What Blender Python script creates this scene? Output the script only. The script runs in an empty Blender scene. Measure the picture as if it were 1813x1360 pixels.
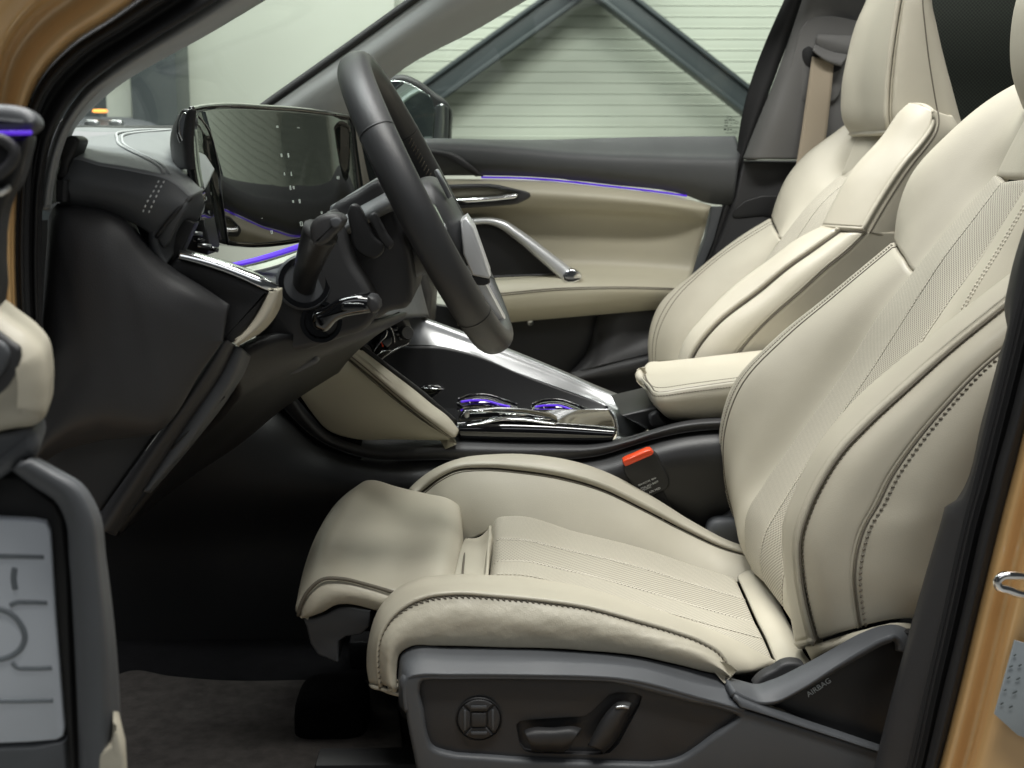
import bpy, bmesh, math
import numpy as np
from mathutils import Vector, Matrix

# ------------------------------------------------------------------ camera, world, lamps, exposure
SC = bpy.context.scene
COL = SC.collection
W0, H0, F0 = 1813.0, 1360.0, 2250.0        # photograph size and focal length in its pixels
CAM = Vector((0.0, -1.27, 1.05))
YAW = math.atan(49.0 / F0); PITCH = math.atan(404.0 / F0)
FWD = Vector((math.sin(YAW) * math.cos(PITCH), math.cos(YAW) * math.cos(PITCH), -math.sin(PITCH)))
RGT = FWD.cross(Vector((0, 0, 1))).normalized()
UPV = RGT.cross(FWD).normalized()
cd = bpy.data.cameras.new('camera'); cam = bpy.data.objects.new('camera', cd); COL.objects.link(cam)
cam.location = CAM
cam.matrix_world = Matrix.Translation(CAM) @ Matrix((RGT, UPV, -FWD)).transposed().to_4x4()
cd.sensor_width = 36.0; cd.lens = 36.0 * F0 / W0; cd.clip_start = 0.05; cd.clip_end = 200
cd.dof.use_dof = True; cd.dof.focus_distance = 1.62; cd.dof.aperture_fstop = 9.0
SC.camera = cam

world = bpy.data.worlds.new('World'); SC.world = world; world.use_nodes = True
world.node_tree.nodes['Background'].inputs[0].default_value = (0.80, 0.87, 0.90, 1)
world.node_tree.nodes['Background'].inputs[1].default_value = 0.045

def area(name, loc, target, sx, sy, power, col=(1, 1, 1)):
    l = bpy.data.lights.new(name, 'AREA'); l.shape = 'RECTANGLE'; l.size = sx; l.size_y = sy
    l.energy = power; l.color = col
    o = bpy.data.objects.new(name, l); COL.objects.link(o); o.location = loc
    d = Vector(target) - Vector(loc); o.rotation_euler = d.to_track_quat('-Z', 'Y').to_euler()
    return o
area('unseen_lamp', (0.4, -1.0, 4.4), (0.4, 0.1, 0.5), 2.6, 0.5, 150, (1.0, 0.99, 0.94))
area('unseen_lamp', (0.45, 0.8, 4.4), (0.45, 0.7, 0.5), 2.2, 0.7, 165, (1.0, 0.99, 0.94))
area('unseen_lamp', (-1.25, 0.4, 4.4), (-0.6, 0.4, 0.9), 0.8, 2.0, 120, (0.97, 0.99, 1.0))  # added to brighten the dash top, no such fitting in view
area('unseen_lamp', (-0.4, 3.2, 4.3), (-0.4, 5.0, 1.6), 7.0, 0.6, 270, (0.98, 1.0, 0.94))
area('unseen_lamp', (0.2, -3.6, 3.6), (0.2, 0.2, 0.7), 4.0, 1.2, 24, (0.96, 0.98, 1.0))  # unseen weak fill, added from behind the camera
vs = SC.view_settings
vs.view_transform = 'Standard'; vs.look = 'None'; vs.exposure = -0.12; vs.gamma = 1.0; vs.use_curve_mapping = False
SC.render.engine = 'CYCLES'
SC.cycles.max_bounces = 8; SC.cycles.transparent_max_bounces = 12

# ------------------------------------------------------------------ helpers
def P(x, y, Y):
    """point where the photograph's pixel ray meets the lengthwise plane at depth Y"""
    d = FWD * F0 + RGT * (x - W0 / 2) - UPV * (y - H0 / 2)
    t = (Y - CAM.y) / d.y
    return CAM + d * t
def PZ(x, y, Z):
    d = FWD * F0 + RGT * (x - W0 / 2) - UPV * (y - H0 / 2)
    return CAM + d * ((Z - CAM.z) / d.z)
def PV(q):
    return np.array(q if isinstance(q, Vector) else (P(*q) if len(q) == 3 else q), float)

def spline(pts, ts):
    """Catmull-Rom (chord parameter) through pts, sampled at fractions ts"""
    p = np.array(pts, float); n = len(p)
    seg = np.linalg.norm(np.diff(p, axis=0), axis=1); seg[seg < 1e-7] = 1e-7
    t = np.concatenate([[0], np.cumsum(seg)])
    return spline_t(p, t / t[-1], ts)
def spline_t(p, t, ts):
    n = len(p)
    if n == 2:
        return p[0] + (p[1] - p[0]) * np.array(ts)[:, None]
    m = np.zeros_like(p); dl = np.diff(p, axis=0) / np.diff(t)[:, None]
    h = np.diff(t)
    for i in range(1, n - 1):
        m[i] = (h[i] * dl[i - 1] + h[i - 1] * dl[i]) / (h[i] + h[i - 1])
    m[0] = 1.5 * dl[0] - 0.5 * m[1]; m[-1] = 1.5 * dl[-1] - 0.5 * m[-2]
    out = np.zeros((len(ts), 3))
    idx = np.clip(np.searchsorted(t, ts, side='right') - 1, 0, n - 2)
    for k, (i, s) in enumerate(zip(idx, ts)):
        hh = t[i + 1] - t[i]; u = (s - t[i]) / hh
        out[k] = ((2 * u**3 - 3 * u**2 + 1) * p[i] + (u**3 - 2 * u**2 + u) * hh * m[i]
                  + (-2 * u**3 + 3 * u**2) * p[i + 1] + (u**3 - u**2) * hh * m[i + 1])
    return out
def closed_spline(pts, per=6, sharp=()):
    n = len(pts); p = [np.array(q, float) for q in pts]; out = []
    for i in range(n):
        a, b, c, d = p[i - 1], p[i], p[(i + 1) % n], p[(i + 2) % n]
        lb, lc, ld = [max(np.linalg.norm(v), 1e-9) for v in (b - a, c - b, d - c)]
        mb = ((b - a) / lb * lc + (c - b) / lc * lb) / (lb + lc) * lc
        mc = ((c - b) / lc * ld + (d - c) / ld * lc) / (lc + ld) * lc
        if i in sharp: mb = (c - b)
        if (i + 1) % n in sharp: mc = (c - b)
        for k in range(per):
            u = k / per
            out.append((2*u**3 - 3*u**2 + 1)*b + (u**3 - 2*u**2 + u)*mb + (-2*u**3 + 3*u**2)*c + (u**3 - u**2)*mc)
    return out

def link(name, me, mat, parent=None, smooth=True):
    me.name = name
    o = bpy.data.objects.new(name, me); COL.objects.link(o)
    if mat: me.materials.append(MAT[mat] if isinstance(mat, str) else mat)
    if smooth:
        me.polygons.foreach_set('use_smooth', [True] * len(me.polygons)); me.update()
    if parent is not None:
        o.parent = parent; o.matrix_parent_inverse = (Matrix.Identity(4) if parent.type == 'MESH' and parent.parent else parent.matrix_world.inverted())
    return o
def thing(name, label, cat, loc=(0, 0, 0), group=None):
    o = bpy.data.objects.new(name, None); COL.objects.link(o); o.location = loc
    o.matrix_world = Matrix.Translation(Vector(loc))
    o.empty_display_size = 0.05
    o['label'] = label; o['category'] = cat
    if group: o['group'] = group
    return o
def tag(o, label, cat, group=None):
    o['label'] = label; o['category'] = cat
    if group: o['group'] = group
    return o

class Grid: pass
def warp(n, k=0.55):
    t = np.linspace(0, 1, n)
    return (1 - k) * t + k * (0.5 - 0.5 * np.cos(math.pi * t))
def loft(name, rows, mat, parent, nu=36, nv=18, roll=(0, 0, 0, 0), th=0.012, puff=0.0, flip=False, cl=0.55, wrinkle=0.0):
    """surface through rows of points (pixel x, pixel y, depth Y); roll = radius of the rounded
    edge at row start, row end, first row, last row; th = thickness behind the surface"""
    R3 = [np.array([PV(q) for q in r]) for r in rows]
    tu = warp(nu, cl); tv = warp(nv, cl)
    A = np.array([spline(r, tu) for r in R3])                    # rows x nu x 3
    seg = np.linalg.norm(np.diff(A, axis=0), axis=2).mean(axis=1); seg[seg < 1e-6] = 1e-6
    rp = np.concatenate([[0], np.cumsum(seg)]); rp /= rp[-1]
    G = np.zeros((nv, nu, 3))
    for j in range(nu): G[:, j] = spline_t(A[:, j], rp, tv)
    def normals(G):
        du = np.gradient(G, axis=1); dv = np.gradient(G, axis=0)
        n = np.cross(du, dv); l = np.linalg.norm(n, axis=2, keepdims=True); l[l < 1e-12] = 1
        return n / l
    N = normals(G)
    tocam = np.array(CAM) - G
    sgn = 1.0 if (N * tocam).sum(axis=2)[int(nv * .15):int(nv * .75) + 1].mean() > 0 else -1.0
    if flip: sgn = -sgn
    N = N * sgn
    su = np.concatenate([np.zeros((nv, 1)), np.cumsum(np.linalg.norm(np.diff(G, axis=1), axis=2), axis=1)], axis=1)
    sv = np.concatenate([np.zeros((1, nu)), np.cumsum(np.linalg.norm(np.diff(G, axis=0), axis=2), axis=0)], axis=0)
    off = np.zeros((nv, nu))
    for dist, r in ((su, roll[0]), (su[:, -1:] - su, roll[1]), (sv, roll[2]), (sv[-1:] - sv, roll[3])):
        if r > 0:
            d = np.clip(dist, 0, r); off -= r - np.sqrt(np.maximum(r * r - (r - d)**2, 0))
    if puff:
        U, V = np.meshgrid(tu, tv); off += puff * (1 - (2 * U - 1)**4) * (1 - (2 * V - 1)**2)
    if wrinkle:
        U, V = np.meshgrid(tu, tv)
        off += wrinkle * (np.sin(38 * U + 9 * V + 3 * np.sin(7 * V + 5 * U)) * np.sin(3.1 * V) * (0.2 + U**3)
                          + 0.5 * np.sin(23 * U - 14 * V + 2 * np.sin(11 * U)))
    G = G + N * off[..., None]
    N = normals(G) * sgn
    me = bpy.data.meshes.new(name)
    vs_ = G.reshape(-1, 3); fs = []
    for i in range(nv - 1):
        for j in range(nu - 1):
            a = i * nu + j; q = (a, a + 1, a + nu + 1, a + nu)
            fs.append(q if sgn > 0 else q[::-1])
    me.from_pydata(vs_.tolist(), [], fs)
    uv = me.uv_layers.new(name='uv')
    flat = np.stack([su.reshape(-1), sv.reshape(-1)], axis=1)
    li = np.zeros(len(me.loops), int); me.loops.foreach_get('vertex_index', li)
    uv.data.foreach_set('uv', flat[li].reshape(-1))
    o = link(name, me, mat, parent)
    if th:
        m = o.modifiers.new('thickness', 'SOLIDIFY'); m.thickness = th; m.offset = -1; m.use_even_offset = False
    g = Grid(); g.p = G; g.n = N; g.rp = rp; g.tv = tv; g.tu = tu; g.o = o
    return g
def gline(g, row=None, u=None, lift=0.0, a=0.0, b=1.0, v=None):
    """line on a lofted surface at control row `row` (float), at fraction v across, or at fraction u along"""
    P_ = g.p + g.n * lift
    if u is not None:
        j = np.interp(u, g.tu, np.arange(len(g.tu))); j0 = min(int(j), len(g.tu) - 2); f = j - j0
        L = P_[:, j0] * (1 - f) + P_[:, j0 + 1] * f; tt = g.tv
    else:
        if v is None: v = np.interp(row, np.arange(len(g.rp)), g.rp)
        i = np.interp(v, g.tv, np.arange(len(g.tv))); i0 = min(int(i), len(g.tv) - 2); f = i - i0
        L = P_[i0] * (1 - f) + P_[i0 + 1] * f; tt = g.tu
    if a > 0 or b < 1:
        ts = np.linspace(a, b, max(4, int(len(tt) * (b - a)) + 2))
        L = np.stack([np.interp(ts, tt, L[:, k]) for k in range(3)], axis=1)
    return owned([Vector(q) for q in L], g.o)

class OnSurface(list): owner = None
def owned(L, o):
    q = OnSurface(L); q.owner = o; return q
def to_px(p):
    v = p - np.array(CAM); d = v @ np.array(FWD)
    return np.stack([W0 / 2 + F0 * (v @ np.array(RGT)) / d, H0 / 2 - F0 * (v @ np.array(UPV)) / d], axis=-1)
def surf(g, pts, lift=0.0, n=0):
    """points on a lofted surface that the photograph shows at the given pixels"""
    A = (g.p + g.n * lift).reshape(-1, 3); U = to_px(A); out = []
    for x, y in pts:
        d2 = ((U - (x, y))**2).sum(axis=1); k = np.argsort(d2)[:4]; w = 1 / (d2[k] + 0.3)
        out.append((A[k] * w[:, None]).sum(axis=0) / w.sum())
    if n: out = spline(out, np.linspace(0, 1, n))
    return owned([Vector(q) for q in out], g.o)
def frames(pts, closed=False):
    p = np.array([PV(q) for q in pts]); n = len(p)
    if closed: t = np.roll(p, -1, 0) - np.roll(p, 1, 0)
    else: t = np.gradient(p, axis=0)
    t /= np.maximum(np.linalg.norm(t, axis=1, keepdims=True), 1e-9)
    ref = np.array([0.0, -1.0, 0.25]); ref /= np.linalg.norm(ref)
    b = np.cross(t, ref); l = np.linalg.norm(b, axis=1, keepdims=True)
    b = np.where(l > 1e-3, b / np.maximum(l, 1e-9), np.array([1.0, 0, 0])); nn = np.cross(b, t)
    return p, t, b, nn
def tube(name, pts, r, mat, parent, k=8, closed=False, per=0, flat=1.0):
    """round bar along points; r may be a list; flat < 1 flattens it towards its surface"""
    if getattr(pts, 'owner', None): parent = pts.owner
    q = [PV(a) for a in pts]
    rr = r if isinstance(r, (list, tuple)) else [r] * len(q)
    if per:
        ts = np.linspace(0, 1, per)
        if closed:
            q = closed_spline(q, max(2, per // len(q))); rr = [r] * len(q)
        else:
            seg = np.concatenate([[0], np.cumsum(np.linalg.norm(np.diff(np.array(q), axis=0), axis=1))]); seg /= seg[-1]
            rr = np.interp(ts, seg, rr); q = spline(q, ts)
    p, t, b, nn = frames([Vector(a) for a in q], closed)
    n = len(p); V = []; Fc = []
    for i in range(n):
        for j in range(k):
            a = 2 * math.pi * j / k
            V.append((p[i] + rr[i] * (math.cos(a) * b[i] + flat * math.sin(a) * nn[i])).tolist())
    for i in range(n if closed else n - 1):
        for j in range(k):
            i2 = (i + 1) % n
            Fc.append((i * k + j, i * k + (j + 1) % k, i2 * k + (j + 1) % k, i2 * k + j))
    if not closed:
        Fc.append(tuple(range(k))[::-1]); Fc.append(tuple((n - 1) * k + j for j in range(k)))
    me = bpy.data.meshes.new(name); me.from_pydata(V, [], Fc)
    bm = bmesh.new(); bm.from_mesh(me); bmesh.ops.recalc_face_normals(bm, faces=bm.faces); bm.to_mesh(me); bm.free()
    return link(name, me, mat, parent)
def stitches(name, pts, mat, parent, step=0.0055, ln=0.0036, w=0.0007, slant=0.0, side=0.0):
    """a row of separate thread stitches along a line, joined as one part"""
    if getattr(pts, 'owner', None): parent = pts.owner
    p, t, b, nn = frames(pts)
    s = np.concatenate([[0], np.cumsum(np.linalg.norm(np.diff(p, axis=0), axis=1))])
    n = int(s[-1] / step); V = []; Fc = []
    for i in range(n):
        c = (i + 0.5) * step
        f = lambda A: np.array([np.interp(c, s, A[:, k]) for k in range(3)])
        C, T, B, N = f(p), f(t), f(b), f(nn)
        D = T + slant * B; D /= np.linalg.norm(D); Bn = np.cross(D, N)
        C = C + B * side
        k0 = len(V)
        for e, ww in ((-1, 0.6), (-0.55, 1), (0.55, 1), (1, 0.6)):
            for (x, y) in ((1, 0), (0, 1), (-1, 0), (0, -1)):
                V.append((C + D * e * ln / 2 + (Bn * x + N * y) * w * ww).tolist())
        for e in range(3):
            for j in range(4):
                Fc.append((k0 + e*4 + j, k0 + e*4 + (j+1) % 4, k0 + e*4 + 4 + (j+1) % 4, k0 + e*4 + 4 + j))
        Fc += [(k0 + 3, k0 + 2, k0 + 1, k0), (k0 + 12, k0 + 13, k0 + 14, k0 + 15)]
    me = bpy.data.meshes.new(name); me.from_pydata(V, [], Fc)
    o = link(name, me, mat, parent); o['kind'] = 'stuff'
    return o

def tri_fill(loops3, name):
    bm = bmesh.new(); es = []
    for lp in loops3:
        vsx = [bm.verts.new(q) for q in lp]
        es += [bm.edges.new((vsx[i], vsx[(i + 1) % len(vsx)])) for i in range(len(vsx))]
    bmesh.ops.triangle_fill(bm, edges=es, use_beauty=True)
    return bm
def slab(name, outline, mat, parent, Y=None, th=0.02, bev=0.004, per=5, sharp=(), ext=(0, 1, 0), hole=None, hsharp=(), hper=5, segs=3, smooth=True, zoff=0.0, straight=False):
    """plate with the given outline (pixels at depth Y or 3D), thickness th along ext, rounded front edge"""
    def pts(o_, sh, pr):
        q = [PV(a if (isinstance(a, Vector) or len(a) == 3) else (a[0], a[1], Y)) for a in o_]
        return q if straight or pr == 0 else closed_spline(q, pr, sh)
    E = np.array(ext, float); E /= np.linalg.norm(E)
    def rings(L, sign):
        L = np.array(L); n = len(L)
        t = np.roll(L, -1, 0) - np.roll(L, 1, 0); t /= np.maximum(np.linalg.norm(t, axis=1, keepdims=True), 1e-9)
        o_ = np.cross(t, E); o_ /= np.maximum(np.linalg.norm(o_, axis=1, keepdims=True), 1e-9)
        area2 = sum(np.dot(np.cross(L[i], L[(i + 1) % n]), E) for i in range(n))
        o_ *= (1 if area2 > 0 else -1) * sign            # outward of the material
        out = []
        for s in range(segs + 1):
            a = math.pi / 2 * s / segs
            out.append(L - o_ * bev * (1 - math.sin(a)) + E * bev * (1 - math.cos(a)))
        out.append(L + E * th)
        return out
    OUT = rings(pts(outline, sharp, per), 1)
    HOL = rings(pts(hole, hsharp, hper), -1) if hole else None
    bm = bmesh.new()
    def ringfaces(Rs):
        vr = [[bm.verts.new(v) for v in r] for r in Rs]
        n = len(vr[0])
        for a in range(len(vr) - 1):
            for i in range(n):
                bm.faces.new((vr[a][i], vr[a][(i + 1) % n], vr[a + 1][(i + 1) % n], vr[a + 1][i]))
        return vr
    vo = ringfaces(OUT); vh = ringfaces(HOL) if HOL else None
    if not vh:
        bm.faces.new(vo[0]); bm.faces.new(vo[-1])
    else:
        for k in (0, -1):
            es = []
            for ring in (vo[k], vh[k]):
                for i in range(len(ring)):
                    e = bm.edges.get((ring[i], ring[(i + 1) % len(ring)])); es.append(e)
            bmesh.ops.triangle_fill(bm, edges=es, use_beauty=True)
    bmesh.ops.recalc_face_normals(bm, faces=bm.faces)
    me = bpy.data.meshes.new(name); bm.to_mesh(me); bm.free()
    o = link(name, me, mat, parent, smooth)
    if smooth:
        me.set_sharp_from_angle(angle=math.radians(40))
    return o
def box(name, c, s, mat, parent, bev=0.004, rot=None, seg=2):
    bm = bmesh.new(); bmesh.ops.create_cube(bm, size=1.0)
    for v in bm.verts: v.co = Vector((v.co.x * s[0], v.co.y * s[1], v.co.z * s[2]))
    if bev: bmesh.ops.bevel(bm, geom=bm.edges[:] , offset=bev, segments=seg, affect='EDGES', profile=0.5)
    M = Matrix.Translation(Vector(c)) @ (rot.to_4x4() if rot is not None else Matrix.Identity(4))
    bm.transform(M); me = bpy.data.meshes.new(name); bm.to_mesh(me); bm.free()
    o = link(name, me, mat, parent); me.set_sharp_from_angle(angle=math.radians(40)); return o
def basis(n, up=Vector((0, 0, 1))):
    n = Vector(n).normalized(); x = Vector(up).cross(n).normalized(); y = n.cross(x).normalized()
    return Matrix((x, y, n)).transposed()
def lathe(name, prof, c, n, mat, parent, k=40):
    """profile [(radius, height along n)] turned about axis n through c"""
    B = basis(n, Vector((0, 0, 1)) if abs(Vector(n).normalized().z) < .9 else Vector((1, 0, 0)))
    V = []; Fc = []
    for (r, h) in prof:
        for j in range(k):
            a = 2 * math.pi * j / k
            V.append(Vector(c) + B @ Vector((r * math.cos(a), r * math.sin(a), h)))
    for i in range(len(prof) - 1):
        for j in range(k):
            Fc.append((i*k + j, i*k + (j+1) % k, (i+1)*k + (j+1) % k, (i+1)*k + j))
    Fc.append(tuple(range(k))[::-1]); Fc.append(tuple((len(prof)-1)*k + j for j in range(k)))
    me = bpy.data.meshes.new(name); me.from_pydata([tuple(v) for v in V], [], Fc)
    bm = bmesh.new(); bm.from_mesh(me); bmesh.ops.recalc_face_normals(bm, faces=bm.faces); bm.to_mesh(me); bm.free()
    o = link(name, me, mat, parent); me.set_sharp_from_angle(angle=math.radians(35)); return o
def pillow(name, c, s, mat, parent, e=(0.5, 0.5), rot=None, nu=40, nv=24):
    def sg(v, p): return math.copysign(abs(v)**p, v)
    V = []; Fc = []
    for i in range(nv + 1):
        ph = -math.pi/2 + math.pi * i / nv
        for j in range(nu):
            a = 2 * math.pi * j / nu
            V.append(Vector((s[0]*sg(math.cos(ph), e[0])*sg(math.cos(a), e[1]), s[1]*sg(math.cos(ph), e[0])*sg(math.sin(a), e[1]), s[2]*sg(math.sin(ph), e[0]))))
    for i in range(nv):
        for j in range(nu):
            Fc.append((i*nu + j, i*nu + (j+1) % nu, (i+1)*nu + (j+1) % nu, (i+1)*nu + j))
    M = rot if rot is not None else Matrix.Identity(3)
    me = bpy.data.meshes.new(name); me.from_pydata([tuple(Vector(c) + M @ v) for v in V], [], Fc)
    bm = bmesh.new(); bm.from_mesh(me); bmesh.ops.remove_doubles(bm, verts=bm.verts, dist=1e-5)
    bmesh.ops.recalc_face_normals(bm, faces=bm.faces); bm.to_mesh(me); bm.free()
    return link(name, me, mat, parent)
def text(name, body, c, right, up, h, mat, parent, depth=0.0003):
    cu = bpy.data.curves.new(name, 'FONT'); cu.body = body; cu.size = h; cu.extrude = depth; cu.align_x = 'CENTER'; cu.align_y = 'CENTER'
    tmp = bpy.data.objects.new(name, cu); COL.objects.link(tmp)
    dg = bpy.context.evaluated_depsgraph_get(); me = bpy.data.meshes.new_from_object(tmp.evaluated_get(dg))
    bpy.data.objects.remove(tmp); bpy.data.curves.remove(cu)
    r = Vector(right).normalized(); n = r.cross(Vector(up)).normalized(); u = n.cross(r)
    me.transform(Matrix.Translation(Vector(c)) @ Matrix((r, u, n)).transposed().to_4x4())
    me.materials.clear()
    return link(name, me, mat, parent, smooth=False)

# ------------------------------------------------------------------ materials
MAT = {}
def mat(name, col, rough=0.5, metal=0.0, bump=None, vary=0.0, vscale=8.0, coat=0.0, spec=0.5, ior=None, rvary=0.0, emit=None, estr=0.0, sheen=0.0):
    m = bpy.data.materials.new(name); m.use_nodes = True; nt = m.node_tree; N = nt.nodes; L = nt.links
    b = N['Principled BSDF']
    b.inputs['Base Color'].default_value = (*col, 1); b.inputs['Roughness'].default_value = rough; b.inputs['Metallic'].default_value = metal
    b.inputs['Coat Weight'].default_value = coat; b.inputs['Coat Roughness'].default_value = 0.04
    b.inputs['Specular IOR Level'].default_value = spec
    b.inputs['Sheen Weight'].default_value = sheen
    if ior: b.inputs['IOR'].default_value = ior
    if emit: b.inputs['Emission Color'].default_value = (*emit, 1); b.inputs['Emission Strength'].default_value = estr
    tc = N.new('ShaderNodeTexCoord')
    if vary or rvary:
        nz = N.new('ShaderNodeTexNoise'); nz.inputs['Scale'].default_value = vscale; nz.inputs['Detail'].default_value = 4; nz.inputs['Roughness'].default_value = 0.6
        L.new(tc.outputs['Object'], nz.inputs['Vector'])
        if vary:
            mr = N.new('ShaderNodeMapRange'); mr.inputs['From Min'].default_value = 0.3; mr.inputs['From Max'].default_value = 0.7
            mr.inputs['To Min'].default_value = 1 - vary; mr.inputs['To Max'].default_value = 1 + vary; L.new(nz.outputs['Fac'], mr.inputs['Value'])
            mx = N.new('ShaderNodeVectorMath'); mx.operation = 'SCALE'; mx.inputs[0].default_value = col; L.new(mr.outputs[0], mx.inputs['Scale'])
            L.new(mx.outputs[0], b.inputs['Base Color'])
        if rvary:
            m2 = N.new('ShaderNodeMapRange'); m2.inputs['From Min'].default_value = 0.3; m2.inputs['From Max'].default_value = 0.7
            m2.inputs['To Min'].default_value = max(rough - rvary, 0.01); m2.inputs['To Max'].default_value = rough + rvary; L.new(nz.outputs['Fac'], m2.inputs['Value'])
            L.new(m2.outputs[0], b.inputs['Roughness'])
    if bump:                                   # list of (kind, scale, strength)
        prev = None
        for kind, sc, st in bump:
            if kind == 'grain':
                tx = N.new('ShaderNodeTexVoronoi'); tx.inputs['Scale'].default_value = sc; out = tx.outputs['Distance']
            else:
                tx = N.new('ShaderNodeTexNoise'); tx.inputs['Scale'].default_value = sc; tx.inputs['Detail'].default_value = 3; out = tx.outputs['Fac']
            L.new(tc.outputs['Object'], tx.inputs['Vector'])
            bp = N.new('ShaderNodeBump'); bp.inputs['Strength'].default_value = st; bp.inputs['Distance'].default_value = 0.002 if kind != 'fold' else 0.02
            L.new(out, bp.inputs['Height'])
            if prev: L.new(prev, bp.inputs['Normal'])
            prev = bp.outputs['Normal']
        L.new(prev, b.inputs['Normal'])
    MAT[name] = m
    return m
def perforated(name, col, pitch, hole, dark=0.35, rough=0.5):
    """leather with rows of punched holes laid out on the surface's own metric uv"""
    m = mat(name, col, rough); nt = m.node_tree; N = nt.nodes; L = nt.links; b = N['Principled BSDF']
    uv = N.new('ShaderNodeUVMap'); uv.uv_map = 'uv'
    sp = N.new('ShaderNodeSeparateXYZ'); L.new(uv.outputs[0], sp.inputs[0])
    def M(op, a, c=None):
        n = N.new('ShaderNodeMath'); n.operation = op
        for k, v in enumerate((a, c)):
            if v is None: continue
            if isinstance(v, (int, float)): n.inputs[k].default_value = v
            else: L.new(v, n.inputs[k])
        return n.outputs[0]
    u = M('DIVIDE', sp.outputs[0], pitch); v = M('DIVIDE', sp.outputs[1], pitch * 0.7)
    row = M('FLOOR', v); par = M('MULTIPLY', M('MODULO', row, 2.0), 0.5)
    fu = M('SUBTRACT', M('FRACT', M('ADD', u, par)), 0.5); fv = M('MULTIPLY', M('SUBTRACT', M('FRACT', v), 0.5), 0.7)
    d = M('SQRT', M('ADD', M('MULTIPLY', fu, fu), M('MULTIPLY', fv, fv)))
    mr = N.new('ShaderNodeMapRange'); mr.interpolation_type = 'SMOOTHSTEP'
    mr.inputs['From Min'].default_value = hole * 0.75; mr.inputs['From Max'].default_value = hole * 1.25; L.new(d, mr.inputs['Value'])
    mx = N.new('ShaderNodeMix'); mx.data_type = 'RGBA'; L.new(mr.outputs[0], mx.inputs['Factor'])
    mx.inputs['A'].default_value = (*[c * dark for c in col], 1); mx.inputs['B'].default_value = (*col, 1)
    L.new(mx.outputs['Result'], b.inputs['Base Color'])
    bp = N.new('ShaderNodeBump'); bp.inputs['Strength'].default_value = 0.5; bp.inputs['Distance'].default_value = 0.001
    L.new(mr.outputs[0], bp.inputs['Height']); L.new(bp.outputs[0], b.inputs['Normal'])
    return m
CREAM = (0.47, 0.438, 0.355)
mat('leather', CREAM, 0.42, bump=[('grain', 900, 0.10), ('noise', 45, 0.05), ('fold', 9, 0.05)], vary=0.03, vscale=14, rvary=0.04)
mat('leather_soft', CREAM, 0.45, bump=[('grain', 800, 0.12), ('noise', 60, 0.16), ('fold', 22, 0.22)], vary=0.04, vscale=20, rvary=0.04)
mat('door_cream', (0.44, 0.41, 0.315), 0.5, bump=[('grain', 900, 0.06)], vary=0.02)
perforated('perforated', (0.47, 0.438, 0.36), 0.0034, 0.24, 0.42)
perforated('perforated_coarse', (0.47, 0.438, 0.36), 0.0046, 0.27, 0.30)
mat('thread_dark', (0.13, 0.115, 0.09), 0.8)
mat('thread_light', (0.50, 0.47, 0.40), 0.7)
mat('grey_plastic', (0.075, 0.08, 0.088), 0.5, bump=[('grain', 1400, 0.10)], vary=0.05, vscale=20, rvary=0.05)
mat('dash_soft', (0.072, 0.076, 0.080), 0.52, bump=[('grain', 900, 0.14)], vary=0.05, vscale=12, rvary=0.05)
mat('dash_top_lit', (0.21, 0.22, 0.225), 0.46, bump=[('grain', 900, 0.14)], vary=0.04, vscale=12, spec=0.7)  # dash_soft lightened: overhead light and sheen put into the colour
mat('dark_plastic', (0.030, 0.030, 0.032), 0.5, bump=[('grain', 1100, 0.12)], vary=0.06, vscale=16)
mat('black_plastic', (0.012, 0.012, 0.013), 0.45, bump=[('grain', 1000, 0.08)])
mat('rubber', (0.012, 0.012, 0.013), 0.62, bump=[('noise', 60, 0.05)])
mat('carpet', (0.030, 0.027, 0.025), 0.95, bump=[('noise', 900, 0.6)], vary=0.25, vscale=60, spec=0.1)
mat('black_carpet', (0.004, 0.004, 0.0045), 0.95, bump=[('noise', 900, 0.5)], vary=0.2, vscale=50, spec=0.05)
mat('wheel_leather', (0.030, 0.031, 0.033), 0.42, bump=[('grain', 1100, 0.12)], vary=0.05, rvary=0.05)
mat('piano_black', (0.004, 0.004, 0.005), 0.05, coat=1.0, rvary=0.015)
mat('screen_glass', (0.004, 0.005, 0.004), 0.02, coat=0.0, ior=2.1)
mat('satin_metal', (0.50, 0.51, 0.52), 0.30, 1.0)
mat('silver_paint', (0.72, 0.73, 0.74), 0.32, 0.55)
mat('rail_metal', (0.30, 0.305, 0.31), 0.30, 0.85)
mat('bright_metal', (0.82, 0.83, 0.84), 0.12, 1.0)
mat('chrome', (0.85, 0.85, 0.86), 0.06, 1.0)
mat('gold_paint', (0.62, 0.39, 0.17), 0.30, 0.12, coat=1.0, vary=0.02)
mat('headliner', (0.40, 0.40, 0.39), 0.9, bump=[('noise', 500, 0.2)])
mat('pillar_grey', (0.15, 0.148, 0.145), 0.62, bump=[('noise', 700, 0.15)], vary=0.03)
mat('pillar_light', (0.40, 0.415, 0.415), 0.65, bump=[('noise', 700, 0.15)], vary=0.03)
mat('belt_web', (0.40, 0.335, 0.25), 0.7, bump=[('noise', 500, 0.2)])
mat('black_web', (0.012, 0.012, 0.013), 0.8)
mat('purple_light', (0.10, 0.05, 0.5), 0.4, emit=(0.085, 0.012, 0.62), estr=0.8)
mat('orange_button', (0.85, 0.075, 0.015), 0.35, coat=0.3)
mat('print_white', (0.75, 0.77, 0.78), 0.5)
mat('print_dark', (0.02, 0.03, 0.025), 0.6)
mat('icon_light', (0.5, 0.55, 0.5), 0.5, emit=(0.8, 0.9, 0.82), estr=0.35)
mat('plate_grey', (0.60, 0.64, 0.70), 0.4, vary=0.03)
mat('plate_line', (0.16, 0.18, 0.20), 0.5)
mat('foil_label', (0.36, 0.40, 0.43), 0.35, 0.3)
mat('wall_panel', (0.50, 0.53, 0.455), 0.55, vary=0.03, vscale=2)
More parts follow.
